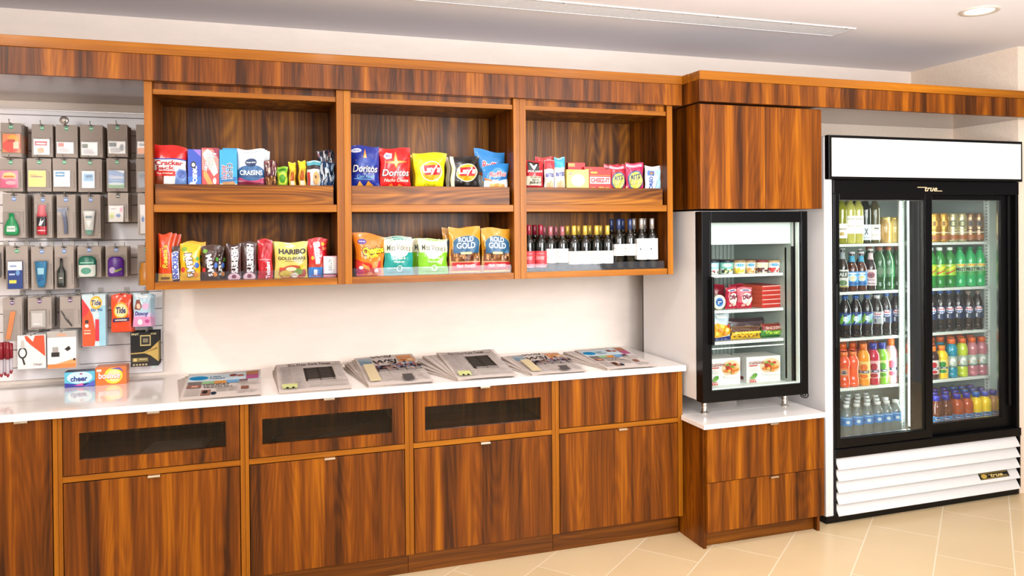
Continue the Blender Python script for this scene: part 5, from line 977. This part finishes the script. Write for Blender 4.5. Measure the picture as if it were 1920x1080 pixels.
# ================================================================== tall two door cooler
GX0, GX1, GY, GB, GZ1 = 2.951, 4.385, 3.456, 4.24, 2.130
t = thing('tall_cooler', ((GX0+GX1)/2, GY, 0), 'tall white drinks cooler with two black framed sliding glass doors', 'cooler')
ox, oy, oz = t.location
mb = MB(); 
bx(mb, GX0, 3.003, GY, GB, .04, GZ1, WHITE); bx(mb, 4.373, GX1, GY+.005, GB, .04, GZ1, WHITE); bx(mb, 3.003, 4.373, GY+.07, GB, GZ1-.10, GZ1, WHITE); bx(mb, 3.003, 4.373, GY+.10, GB, .30, .385, WHITE); bx(mb, 3.003, 4.373, GB-.03, GB, .385, GZ1-.1, INW)
mb.build('cabinet_body', t, bevel=.004)
mb = MB(); bx(mb, 3.0035, 3.055, GY+.08, GB-.031, .386, GZ1-.101, INW); bx(mb, 4.352, 4.3725, GY+.08, GB-.031, .386, GZ1-.101, INW); bx(mb, 3.056, 4.351, GY+.081, GB-.031, .386, .398, INW); mb.build('liner', t)
mb = MB(); bx(mb, GX0, GX1-.01, GY-.002, GB-.1, .004, .0395, BLACK); mb.build('base', t)
for lx in (3.05, 3.72, 4.3):
    for ly in (GY+.03, GB-.2): MB().lathe([(.016, 0), (.016, .0035)], CHROME, seg=12).build('levelling_foot', t, (lx-ox, ly-oy, 0))
# header sign
hy = 3.42
mb = MB(); bx(mb, 2.952, 4.372, hy, GY-.003, 1.893, 2.134, BLACK); bx(mb, 2.958, 4.355, GY-.003, GY+.069, 1.893, 2.128, BLACK); hd = mb.build('header', t, bevel=.003)
mb = MB(); bx(mb, 2.970, 4.356, hy-.003, hy-.0002, 1.908, 2.118, surf('sign_panel_white', '#e2e2dc', .4, .01, 6)); mb.build('sign_panel', hd, label='blank white sign panel')
# fixed black frame around the doors
mb = MB(); bx(mb, 3.0035, 4.3725, GY-.012, GY+.06, 1.815, 1.8925, BLACK); bx(mb, 3.0035, 3.012, GY-.01, GY+.06, .41, 1.815, BLACK); bx(mb, 4.352, 4.3725, GY-.01, GY+.06, .41, 1.815, BLACK); bx(mb, 3.0035, 4.3725, GY-.022, GY+.075, .362, .41, BLACK)
mb.build('door_surround', t, bevel=.003)
def sdoor(x0, x1, gx0, gx1, y, gz0, gz1, z0, z1, hx, hz0, hz1):
    mb = MB(); bx(mb, x0, gx0, y, y+.028, z0, z1, BLACK); bx(mb, gx1, x1, y, y+.028, z0, z1, BLACK); bx(mb, gx0, gx1, y, y+.028, z0, gz0, BLACK); bx(mb, gx0, gx1, y, y+.028, gz1, z1, BLACK)
    d = mb.build('sliding_door', t, bevel=.002)
    mb = MB(); bx(mb, gx0-.001, gx1+.001, y+.012, y+.016, gz0-.001, gz1+.001, GLASS); mb.build('pane', d, label='clear glass pane')
    mb = MB(); S_ = .004
    bx(mb, gx0, gx0+S_, y+.017, y+.027, gz0, gz1, CHROME); bx(mb, gx1-S_, gx1, y+.017, y+.027, gz0, gz1, CHROME); bx(mb, gx0+S_, gx1-S_, y+.017, y+.027, gz1-S_, gz1, CHROME); bx(mb, gx0+S_, gx1-S_, y+.017, y+.027, gz0, gz0+S_, CHROME); mb.build('spacer', d)
    mb = MB(); bx(mb, hx-.008, hx+.008, y-.016, y-.0002, hz0, hz1, BLACK); mb.build('handle', d, bevel=.004)
    return d
y1 = 3.445; y2 = 3.478
sdoor(3.0125, XA(1747, y1), XA(1574, y1), XA(1735, y1), y1, ZA(1650, 815, y1), ZA(1650, 375, y1), .412, 1.815, XA(1567, y1), ZA(1567, 652, y1), ZA(1567, 532, y1))
sdoor(XA(1712, y2), 4.3515, XA(1748, y2), XA(1877, y2), y2, ZA(1810, 789, y2), ZA(1810, 375, y2), .412, 1.815, XA(1889, y2), ZA(1889, 760, y2), ZA(1889, 366, y2))
# badge lettering on the top rail
def script_true(mb, S, col, eps=.0004):
    decorate(mb, S, [('t', 'true', .55, .5, .50, .8, col, {'b': .02, 'sh': .3}), ('p', [(0, .72), (.34, .72), (.34, .84), (0, .84)], col), ('p', [(.72, .12), (1, .12), (1, .24), (.72, .24)], col)], step=3, eps=eps)
mb = MB(); a, b = XA(1720, GY-.012), XA(1767, GY-.012); c, d = ZA(1743, 360, GY-.012), ZA(1743, 349, GY-.012)
mb.box(a-ox, b-ox, -.0128, -.0121, c-.003, c-.002, BLACK)
script_true(mb, lambda u, v, o: (a+u*(b-a)-ox, -.0125-o, c+v*(d-c)), '#e9cda4'); mb.build('badge_lettering', t)
# centre post with the light tube and pilasters
LT = surf('lit_tube', '#e6fff2', .4, .01, 10, emit=5.0)
ux = lambda u, Y: XA(u, Y, 600)
mb = MB(); bx(mb, ux(1702, 3.55), ux(1710, 3.55), 3.535, 3.55, .46, 1.79, LT); mb.build('light_tube', t)
mb = MB(); bx(mb, ux(1712, 3.53), ux(1731, 3.53), 3.53, 3.565, .399, 2.02, BLACK); mb.build('centre_post', t)
for u in (1722, 1726): mb = MB(); bx(mb, ux(u, 3.53), ux(u+1.2, 3.53), 3.527, 3.5299, .46, 1.8, CHROME); mb.build('post_trim', t)
def pil(u0, u1, Y):
    mb = MB(); bx(mb, ux(u0, Y), ux(u1, Y), Y, Y+.012, .42, 2.0, SHELFW); dk = surf('slot_grey', '#79847f', .6, .05, 30); xm = (ux(u0, Y)+ux(u1, Y))/2
    for k in range(76): bx(mb, xm-.004, xm+.004, Y-.0006, Y, .44+k*.02, .448+k*.02, dk)
    mb.build('pilaster', t)
pil(1688, 1697, 3.60)
mb = MB(); dk = surf('slot_grey', '#79847f')
bx(mb, 4.345, 4.3515, 3.62, 3.66, .42, 2.0, SHELFW)
for k in range(76): bx(mb, 4.3444, 4.345, 3.635, 3.645, .44+k*.02, .448+k*.02, dk)
mb.build('pilaster', t)
ZG = [1.533, 1.255, .985, .697]
sY = 3.615
XLa, XLb, XRa, XRb = 3.06, ux(1702, sY), ux(1735, sY), 4.338
for z in ZG:
    wire_shelf(t, XLa, XLb, sY, GB-.05, z, (ox, oy, oz), n=22, dots=36); wire_shelf(t, XRa, XRb, sY, GB-.05, z, (ox, oy, oz), n=22, dots=36)
FLG = .3985
# louvred grille
mb = MB(); bx(mb, 3.006, 4.372, GY+.012, GY+.09, .0405, .3, BLKR); bx(mb, 4.36, 4.3725, GY-.015, GY+.011, .0405, .36, BLACK); bx(mb, 3.004, 3.008, GY-.015, GY+.011, .0405, .36, BLACK); bx(mb, 3.0085, 4.36, GY+.02, GY+.07, .301, .361, BLACK); mb.build('grille_frame', t)
for k in range(5):
    z1 = .358-k*.0635; zb = z1-.0570
    mb = MB(); P_ = [(.008, z1), (.003, z1), (-.030, zb+.004), (-.030, zb), (-.026, zb), (.008, z1-.006)]
    mb.prismx(P_, 3.012-ox, 4.352-ox, WHITE); s = mb.build('louvre', t)
    if k == 3:
        mb = MB(); a, b = XA(1838, GY-.02, 890)-ox, XA(1893, GY-.02, 890)-ox
        def S(u, v, o):
            q = .25+v*.62; y = -.030+(.033)*q; z = zb+.004+(z1-zb-.004)*q; return (a+u*(b-a), y-.0012-o, z+.0003)
        decorate(mb, S, [('r', 0, 0, 1, 1, '#14110e'), ('e', .16, .5, .1, .3, '#c9a84a'), ('r', .03, .1, .97, .16, '#c9a84a'), ('r', .03, .84, .97, .9, '#c9a84a'), ('t', 'true', .58, .5, .42, .5, '#e2c67a', {'b': .03, 'sh': .3}), ('r', .3, .6, .42, .66, '#e2c67a'), ('r', .78, .32, .92, .38, '#e2c67a')], step=3, eps=.0003)
        mb.build('name_plate', s)

# ------------------------------------------------------------------ drinks in the tall cooler
SODA = [(.86, 0), (.96, .03), (.98, .12), (.90, .18), (.97, .24), (1, .30), (1, .58), (.99, .66), (.91, .73), (.68, .82), (.44, .885), (.40, .92), (.40, 1)]
GATO = [(.88, 0), (1, .03), (1, .10), (.94, .12), (1, .15), (.98, .22), (.90, .26), (.90, .56), (.98, .60), (1, .68), (.96, .75), (.74, .83), (.6, .87), (.58, .88), (.58, 1)]
JUICE = [(.9, 0), (.98, .02), (.98, .66), (.9, .74), (.64, .81), (.55, .84), (.55, 1)]
WATER = [(.90, 0), (1, .03), (.93, .08), (1, .13), (.93, .18), (1, .23), (.93, .28), (1, .33), (.93, .38), (1, .43), (1, .66), (.95, .72), (.72, .82), (.42, .89), (.38, .92), (.38, 1)]
BEER = [(.94, 0), (1, .02), (1, .54), (.92, .62), (.58, .72), (.42, .80), (.38, .92), (.40, .95), (.40, 1)]
CAN = [(.82, 0), (.98, .04), (1, .08), (1, .88), (.86, .96), (.86, 1)]
CUPJ = [(.88, 0), (1, .03), (1, .74), (.84, .84), (.80, .88), (.80, 1)]
def roundel(c='#d8dce8'): return [('e', .5, .70, .27, .26, '#e8eaf0'), ('p', [(.26, .74), (.32, .88), (.5, .95), (.68, .88), (.74, .74), (.5, .72)], '#c8283a'), ('p', [(.26, .66), (.5, .62), (.74, .66), (.66, .52), (.5, .46), (.34, .52)], '#2a4a9a'), ('r', .30, .08, .40, .38, c)]
def sp(name, R, H, *a, **k): return bottle(name, R, H, *a, **k)
def lvl(u, v, Y, zb): return ZA(u, v, Y)-zb
YA = 3.66
R0 = .0350
K = {}
hs = lambda v, zb, u=1650: ZA(u, v, YA-.01)-zb
K['soda_green'] = sp('soda_bottle', R0, hs(463, ZG[1], 1800), SODA, liquid('#1f7a2c'), cap=(.92, 1, .48, plast('#dfe8e0')), label=(.30, .58, plast('#9ccc2a', .35), [('p', [(.05, .25), (.95, .75), (.95, .95), (.2, .5)], '#e8dc3a'), ('p', [(.1, .15), (.9, .55), (.8, .4), (.2, .05)], '#c8282c'), ('r', .1, .8, .5, .9, '#e8f0d8')]))
K['soda_mist'] = sp('soda_bottle', R0, hs(463, ZG[1], 1800), SODA, liquid('#2aa860'), cap=(.92, 1, .48, plast('#1f8a4c')), label=(.30, .58, plast('#b8dfae', .35), [('r', 0, 0, 1, .3, '#3aa04a'), ('t', 'MiST', .5, .5, .74, .36, '#24402c', {'b': .04}), ('r', .3, .78, .85, .95, '#d8542a'), ('e', .5, .88, .3, .1, '#f0c83a')]))
K['soda_dark_green'] = sp('soda_bottle', R0, hs(463, ZG[1]), SODA, liquid('#0f4a1c'), cap=(.92, 1, .48, plast('#8a4a2c')), label=(.30, .58, plast('#17602c', .35), [('e', .5, .5, .3, .3, '#5a7a5c')]))
K['cola_blue'] = sp('cola_bottle', R0, hs(552, ZG[2]), SODA, liquid('#160c0a'), cap=(.92, 1, .48, plast('#24549a')), label=(.30, .60, plast('#1f3c80', .35), [('p', [(.02, .2), (.3, .9), (.5, .5), (.2, .05)], '#7ab83a'), ('p', [(.4, .1), (.6, .8), (.95, .9), (.8, .3)], '#9fd0e0'), ('e', .5, .5, .18, .2, '#e6eef2'), ('p', [(.55, .1), (.9, .5), (.95, .2)], '#5a9a2c')]))
K['cola_pepsi'] = sp('cola_bottle', R0, hs(543, ZG[2], 1800), SODA, liquid('#170d0a'), cap=(.92, 1, .48, plast('#1d4a8a')), label=(.30, .62, plast('#16284c', .35), roundel()))
K['cola_silver'] = sp('cola_bottle', R0, hs(553, ZG[2]), SODA, liquid('#1a100d'), cap=(.92, 1, .48, plast('#d8dcdc')), label=(.30, .60, plast('#aab0b4', .35), roundel('#3a4a6a')))
K['cola_amber'] = sp('cola_bottle', R0, hs(546, ZG[2], 1800), SODA, liquid('#2a1a10'), cap=(.92, 1, .48, plast('#8a7a6c')), label=(.30, .62, plast('#2c3a50', .35), roundel()))
def gat(key, liq, capc='#ef6a1e'): K[key] = sp('sports_drink_bottle', R0*1.0, hs(634, ZG[3], 1800), GATO, liquid(liq, .12), cap=(.87, 1, .66, plast(capc)), label=(.27, .55, plast('#b9c8b8', .35), [('r', 0, 0, 1, .12, '#6a7a6c'), ('t', 'G', .5, .55, .46, .56, '#f6f6f2', {'b': .12}), ('p', [(.05, .2), (.3, .6), (.2, .2)], '#e8862a')]))
gat('gat_teal', '#14829a'); gat('gat_lime', '#b8c832'); gat('gat_mauve', '#b8727a'); gat('gat_coral', '#e0623a')
def jui(key, liq, capc, lab, dec, v=642, zb=ZG[3], R=R0*.96, u=1650, nm='juice_bottle', l=(.16, .58)):
    K[key] = sp(nm, R, hs(v, zb, u), JUICE, liquid(liq, .12), cap=(.84, 1, .62, plast(capc)), label=(l[0], l[1], plast(lab, .4), dec), sq=.5)
fd = lambda c: [('e', .5, .66, .28, .2, c), ('e', .4, .6, .14, .12, c), ('r', .05, .34, .95, .48, '#27345e'), ('r', .2, .38, .8, .44, '#e8e8f0'), ('e', .5, .16, .3, .12, c)]
jui('jui_orange', '#f0961c', '#f07a1e', '#f6d27a', fd('#ee7a1a')); jui('jui_red', '#b81f3c', '#2a2fa0', '#e9b0b4', fd('#a8182c')); jui('jui_lime', '#7ab82a', '#23309a', '#cfe68a', fd('#4f9a1c')); jui('jui_pink', '#ecb6bc', '#f0701e', '#f4dfe2', fd('#d84a6a'), v=636)
jui('jui_tan', '#3a1512', '#f07a1e', '#e8dcd0', fd('#b01c24'), v=645, u=1800); jui('jui_yellow', '#f6c81a', '#f0821e', '#f8e27a', fd('#2f8a3a'), v=645, u=1800)
oc = [('r', 0, .55, 1, 1, '#3a9ad0'), ('e', .5, .8, .3, .14, '#1f3f86'), ('t', 'Ocean', .5, .8, .4, .12, '#f0f4f8', {'b': .02}), ('r', .0, .44, 1, .56, '#f0e8e6'), ('e', .3, .25, .2, .18, '#b8283a'), ('e', .6, .3, .2, .16, '#e8dcd4'), ('e', .8, .18, .16, .14, '#c8402c')]
def ocj(key, liq, capc, alt): jui(key, liq, capc, '#c8485a' if alt == 0 else '#e8a42a', [i if i[-1] != '#b8283a' or alt == 0 else ('e', .3, .25, .2, .18, '#f0b82a') for i in oc], v=732, zb=FLG, R=R0*1.0, u=1800, l=(.05, .42))
ocj('oc_dark', '#5a2418', '#2430a8', 0); ocj('oc_red', '#a8401e', '#2430a8', 0); ocj('oc_yellow', '#eec81c', '#2a62b4', 1); ocj('oc_gold', '#f4d02a', '#5a60c0', 1); ocj('oc_peach', '#e0a468', '#6a5ab8', 1)
K['sobe'] = sp('tea_bottle', R0*1.02, hs(655, ZG[3]), GATO, liquid('#d8502a', .12), cap=(.87, 1, .62, plast('#ee7a3a')), label=(.3, .55, plast('#e8743e', .35), [('r', .25, .2, .75, .8, '#c8a08a'), ('e', .5, .5, .2, .2, '#4a4a5a')]))
K['sobe_plain'] = sp('tea_bottle', R0*1.02, hs(655, ZG[3]), GATO, liquid('#e25a30', .12), cap=(.87, 1, .62, plast('#ee7a3a')), label=None)
K['water'] = sp('water_bottle', R0*1.0, hs(753, FLG)*1.09, WATER, PET, cap=(.91, 1, .50, plast('#e4eaea')), label=(.44, .68, plast('#0f84d0', .35), [('r', 0, .84, 1, .92, '#a8d6f0'), ('e', .6, .42, .14, .2, '#d6ecf8'), ('p', [(.1, .3), (.3, .6), (.4, .3)], '#0a5a9e')]))
hb = hs(466, ZG[1])
K['beer_white'] = sp('beer_bottle', R0*.92, hs(463, ZG[1]), BEER, liquid('#2a1a10', .05), cap=(.95, 1, .5, plast('#8a8f92')), label=(.10, .50, plast('#d8d8d2', .5), [('r', .1, .55, .9, .9, '#26302c'), ('t', 'ALE', .5, .72, .6, .22, '#e8e8e0', {'b': .04}), ('e', .5, .25, .3, .16, '#5a7a4a'), ('r', .1, .0, .9, .08, '#a89a4a')]), neck=(.74, .90, plast('#9aa4a8', .5)))
K['beer_blue'] = sp('beer_bottle', R0*.92, hs(471, ZG[1]), BEER, liquid('#4a1f10', .05), cap=(.95, 1, .5, plast('#c8ccd0')), label=(.14, .50, plast('#3a8fcc', .5), [('e', .5, .55, .34, .26, '#bfe0f0'), ('e', .5, .5, .2, .16, '#e8c87a'), ('p', [(.0, .2), (.5, .32), (1, .2), (1, .05), (0, .05)], '#1f5fa4'), ('r', .2, .82, .8, .92, '#e8f2f8')]), neck=(.74, .90, plast('#4aa6cc', .5)))
K['beer_pink'] = sp('beer_bottle', R0*.92, hs(466, ZG[1]), BEER, liquid('#2a1612', .05), cap=(.95, 1, .5, plast('#d8d4d0')), label=(.12, .50, plast('#e9d8da', .5), [('e', .5, .66, .3, .2, '#a85a6a'), ('e', .5, .62, .16, .12, '#5a2a3a'), ('r', .15, .3, .85, .4, '#b8a0a8'), ('r', .1, .1, .9, .16, '#8a6a74')]), neck=(.74, .90, plast('#e0c8cc', .5)))
hw = 1.86-ZG[0]
def cw(key, body, capm, dec, lz=(.16, .46), R=R0*.87, H=None, labm=None): K[key] = wine(R, H or hw, capm, lz, labm or LBW, dec, body=body, name='white_wine_bottle')
cw('ww_clear', liquid('#b8b45a', .05), surf('capsule_brown', '#5a2a1c', .25, .05, 20), [('r', .1, .8, .9, .84, '#b8b09a'), ('r', .2, .4, .8, .44, '#c8c0aa')], lz=(.18, .50))
cw('ww_green', liquid('#8a8a2a', .05), surf('capsule_brown', '#5a2a1c'), [('r', .1, .6, .9, .66, '#8a7a4a'), ('e', .5, .3, .2, .12, '#c8a84a')], lz=(.10, .36))
cw('ww_black', liquid('#1c2014', .05), m_silv, [('t', 'X', .5, .55, .3, .4, '#1a1a1a', {'b': .03}), ('r', .2, .15, .8, .18, '#8a9aa0')], lz=(.06, .34), labm=surf('paper_label_blue_white', '#d3dde4', .6, .02, 20))
cw('ww_olive', liquid('#4a4416', .05), surf('capsule_amber', '#d8922a', .3, .05, 20), [('r', .4, .7, .8, .8, '#7a7a6a'), ('r', .1, .3, .9, .33, '#c8b87a')], lz=(.06, .34))
def canp(key, c, top, H, prof=CAN, dec=None): K[key] = sp('drink_can', R0*.92, H, prof, surf('can_'+c, c, .22, .06, 20, metal=.55), cap=(.965, 1.0, .84, surf('can_top_'+top, top, .3, .05, 30, metal=.6)), label=(.08, .86, surf('can_'+c, c), dec or []))
hc = hs(400, ZG[0], 1800); cdec = lambda a, b: [('r', 0, 0, 1, .22, '#a8622e'), ('e', .5, .72, .26, .16, a), ('e', .5, .72, .16, .1, b), ('r', .1, .3, .9, .34, '#efe6cc'), ('r', .2, .42, .8, .46, b)]
canp('can_amber', '#c8963a', '#e0c07a', hc, dec=cdec('#e8b84a', '#8a5a1c')); canp('can_cream', '#c9bd90', '#d8cfa8', hc, dec=cdec('#5a6a4a', '#d8d0a0')); canp('can_rust', '#9a7a5a', '#8a3a2c', hc, dec=cdec('#7a6a5a', '#3a2a22'))
K['jar_tan'] = sp('coffee_bottle', R0*.98, hs(407, ZG[0]), CUPJ, liquid('#b08a4a', .15), cap=(.87, 1, .84, surf('can_top_gold', '#c8b46a', .3, .05, 20, metal=.5))); K['jar_gold'] = sp('coffee_bottle', R0*.98, hs(407, ZG[0]), CUPJ, liquid('#c8b46a', .15), cap=(.87, 1, .84, surf('can_top_gold', '#c8b46a')))
ORD = ['first', 'second', 'third', 'fourth', 'fifth', 'sixth', 'seventh', 'eighth']
def LB(look, other, r, sh, side):
    l = 'orange capped coral bottle' if other else look.split(' with')[0]
    return '%s in the %s row, %s, %s door' % (l, ORD[r], sh, side)
def row(side, shelf_word, zb, items, back=None, rows=2, dy=.078, cat='bottle', y=YA):
    for i, (u, key, look) in enumerate(items):
        p = K[key]; x = XA(u, y-.01, 500); nm = p.name.split('.')[0]
        if (i, u) and True:
            place(p, nm, x, y, zb, '%s, %s from left, front row, %s, %s door' % (look, ORD[i], shelf_word, side), cat)
        for r in range(1, rows):
            key2 = (back or {}).get(i, key); p2 = K[key2]
            place(p2, nm, x-.004*r, y+dy*r, zb, LB(look, key2 != key, r, shelf_word, side), cat, 'bottles and cans, row %s back, %s, %s door' % (ORD[r], shelf_word, side))
# reflections of copies share the group but never the wrong label
row('left', 'top shelf', ZG[0], [(1580.5, 'ww_green', 'olive wine bottle with cream label'), (1596.5, 'ww_clear', 'pale wine bottle with brown top'), (1611.5, 'ww_clear', 'pale wine bottle with brown top'), (1626, 'ww_black', 'dark wine bottle with silver top'), (1643, 'ww_olive', 'olive wine bottle with amber top'), (1662.5, 'jar_tan', 'tan coffee bottle'), (1680, 'jar_gold', 'gold coffee bottle')])
row('left', 'second shelf', ZG[1], [(1582, 'beer_white', 'beer bottle with black and white label'), (1600, 'beer_blue', 'brown beer bottle with blue label'), (1617, 'beer_blue', 'brown beer bottle with blue label'), (1634.5, 'beer_pink', 'brown beer bottle with pink label'), (1651, 'soda_dark_green', 'dark green soda bottle'), (1668, 'soda_dark_green', 'dark green soda bottle'), (1684, 'soda_dark_green', 'dark green soda bottle')])
row('left', 'third shelf', ZG[2], [(1586, 'cola_blue', 'cola bottle with green and blue label'), (1606, 'cola_blue', 'cola bottle with green and blue label'), (1627, 'cola_blue', 'cola bottle with green and blue label'), (1646, 'cola_silver', 'cola bottle with silver label'), (1663, 'cola_pepsi', 'cola bottle with navy label'), (1682, 'cola_pepsi', 'cola bottle with navy label')])
row('left', 'fourth shelf', ZG[3], [(1583, 'sobe', 'orange red tea bottle with label'), (1600, 'sobe_plain', 'plain orange red tea bottle'), (1620, 'jui_orange', 'orange juice bottle'), (1638.5, 'jui_red', 'red juice bottle with blue cap'), (1655, 'jui_lime', 'lime juice bottle with blue cap'), (1672, 'jui_pink', 'pale pink juice bottle with orange cap')], back={0: 'gat_coral', 1: 'gat_coral', 2: 'gat_coral', 3: 'gat_coral', 4: 'gat_coral', 5: 'gat_coral'}, rows=3)
row('left', 'cooler floor', FLG, [(1587, 'water', 'clear water bottle'), (1607, 'water', 'clear water bottle'), (1626.5, 'water', 'clear water bottle'), (1646, 'water', 'clear water bottle'), (1663, 'water', 'clear water bottle'), (1680, 'water', 'clear water bottle')], rows=4, y=3.60, dy=.074)
row('right', 'top shelf', ZG[0], [(1753, 'can_amber', 'amber topped coffee can'), (1770.5, 'can_amber', 'amber topped coffee can'), (1788, 'can_cream', 'cream coffee can with green emblem'), (1805, 'can_cream', 'cream coffee can with green emblem'), (1821, 'can_rust', 'brown coffee can with rust top'), (1837, 'can_rust', 'brown coffee can with rust top')], cat='can')
row('right', 'second shelf', ZG[1], [(1747, 'soda_green', 'green soda bottle with white cap'), (1764, 'soda_green', 'green soda bottle with white cap'), (1783, 'soda_green', 'green soda bottle with white cap'), (1802, 'soda_mist', 'teal green soda bottle with pale label'), (1821, 'soda_mist', 'teal green soda bottle with pale label'), (1839, 'soda_mist', 'teal green soda bottle with pale label')])
row('right', 'third shelf', ZG[2], [(1748, 'cola_pepsi', 'cola bottle with round emblem'), (1764.5, 'cola_pepsi', 'cola bottle with round emblem'), (1781, 'cola_pepsi', 'cola bottle with round emblem'), (1798, 'cola_pepsi', 'cola bottle with round emblem'), (1817, 'cola_amber', 'cola bottle with brown cap'), (1835, 'cola_amber', 'cola bottle with brown cap')])
row('right', 'fourth shelf', ZG[3], [(1750, 'jui_tan', 'dark fruit juice bottle with orange cap'), (1767, 'jui_yellow', 'yellow juice bottle'), (1785.5, 'gat_teal', 'teal sports drink bottle'), (1805, 'gat_lime', 'lime sports drink bottle'), (1823.5, 'gat_mauve', 'mauve sports drink bottle'), (1842, 'gat_mauve', 'mauve sports drink bottle')], back={0: 'gat_coral', 1: 'gat_coral'}, rows=3)
row('right', 'cooler floor', FLG, [(1757, 'oc_dark', 'dark juice bottle with blue cap'), (1774, 'oc_dark', 'dark juice bottle with blue cap'), (1795, 'oc_red', 'red brown juice bottle with blue cap'), (1813.5, 'oc_red', 'red brown juice bottle with blue cap'), (1831, 'oc_yellow', 'yellow juice bottle with blue cap'), (1847.5, 'oc_gold', 'golden juice bottle with violet cap'), (1864, 'oc_peach', 'peach juice bottle with violet cap')], rows=3, y=3.60)
for k, p in K.items():
    if p.get('proto'):
        for c in list(p.children): bpy.data.objects.remove(c)
        bpy.data.objects.remove(p)
for o in list(bpy.data.objects):
    if 'proto' in o: del o['proto']
l = bpy.data.lights.new('cooler_tube_light', 'AREA'); l.shape = 'RECTANGLE'; l.size = .02; l.size_y = 1.3; l.energy = 3.2; l.color = (.88, 1, .94)
for (x, rz) in ((ux(1700, 3.56), -1), (ux(1735, 3.56), 1)):
    o = bpy.data.objects.new('cooler_tube_light', l); COL.objects.link(o); o.location = (x, 3.575, 1.13); o.rotation_euler = Vector((rz*.8, .5, 0)).to_track_quat('-Z', 'Y').to_euler()
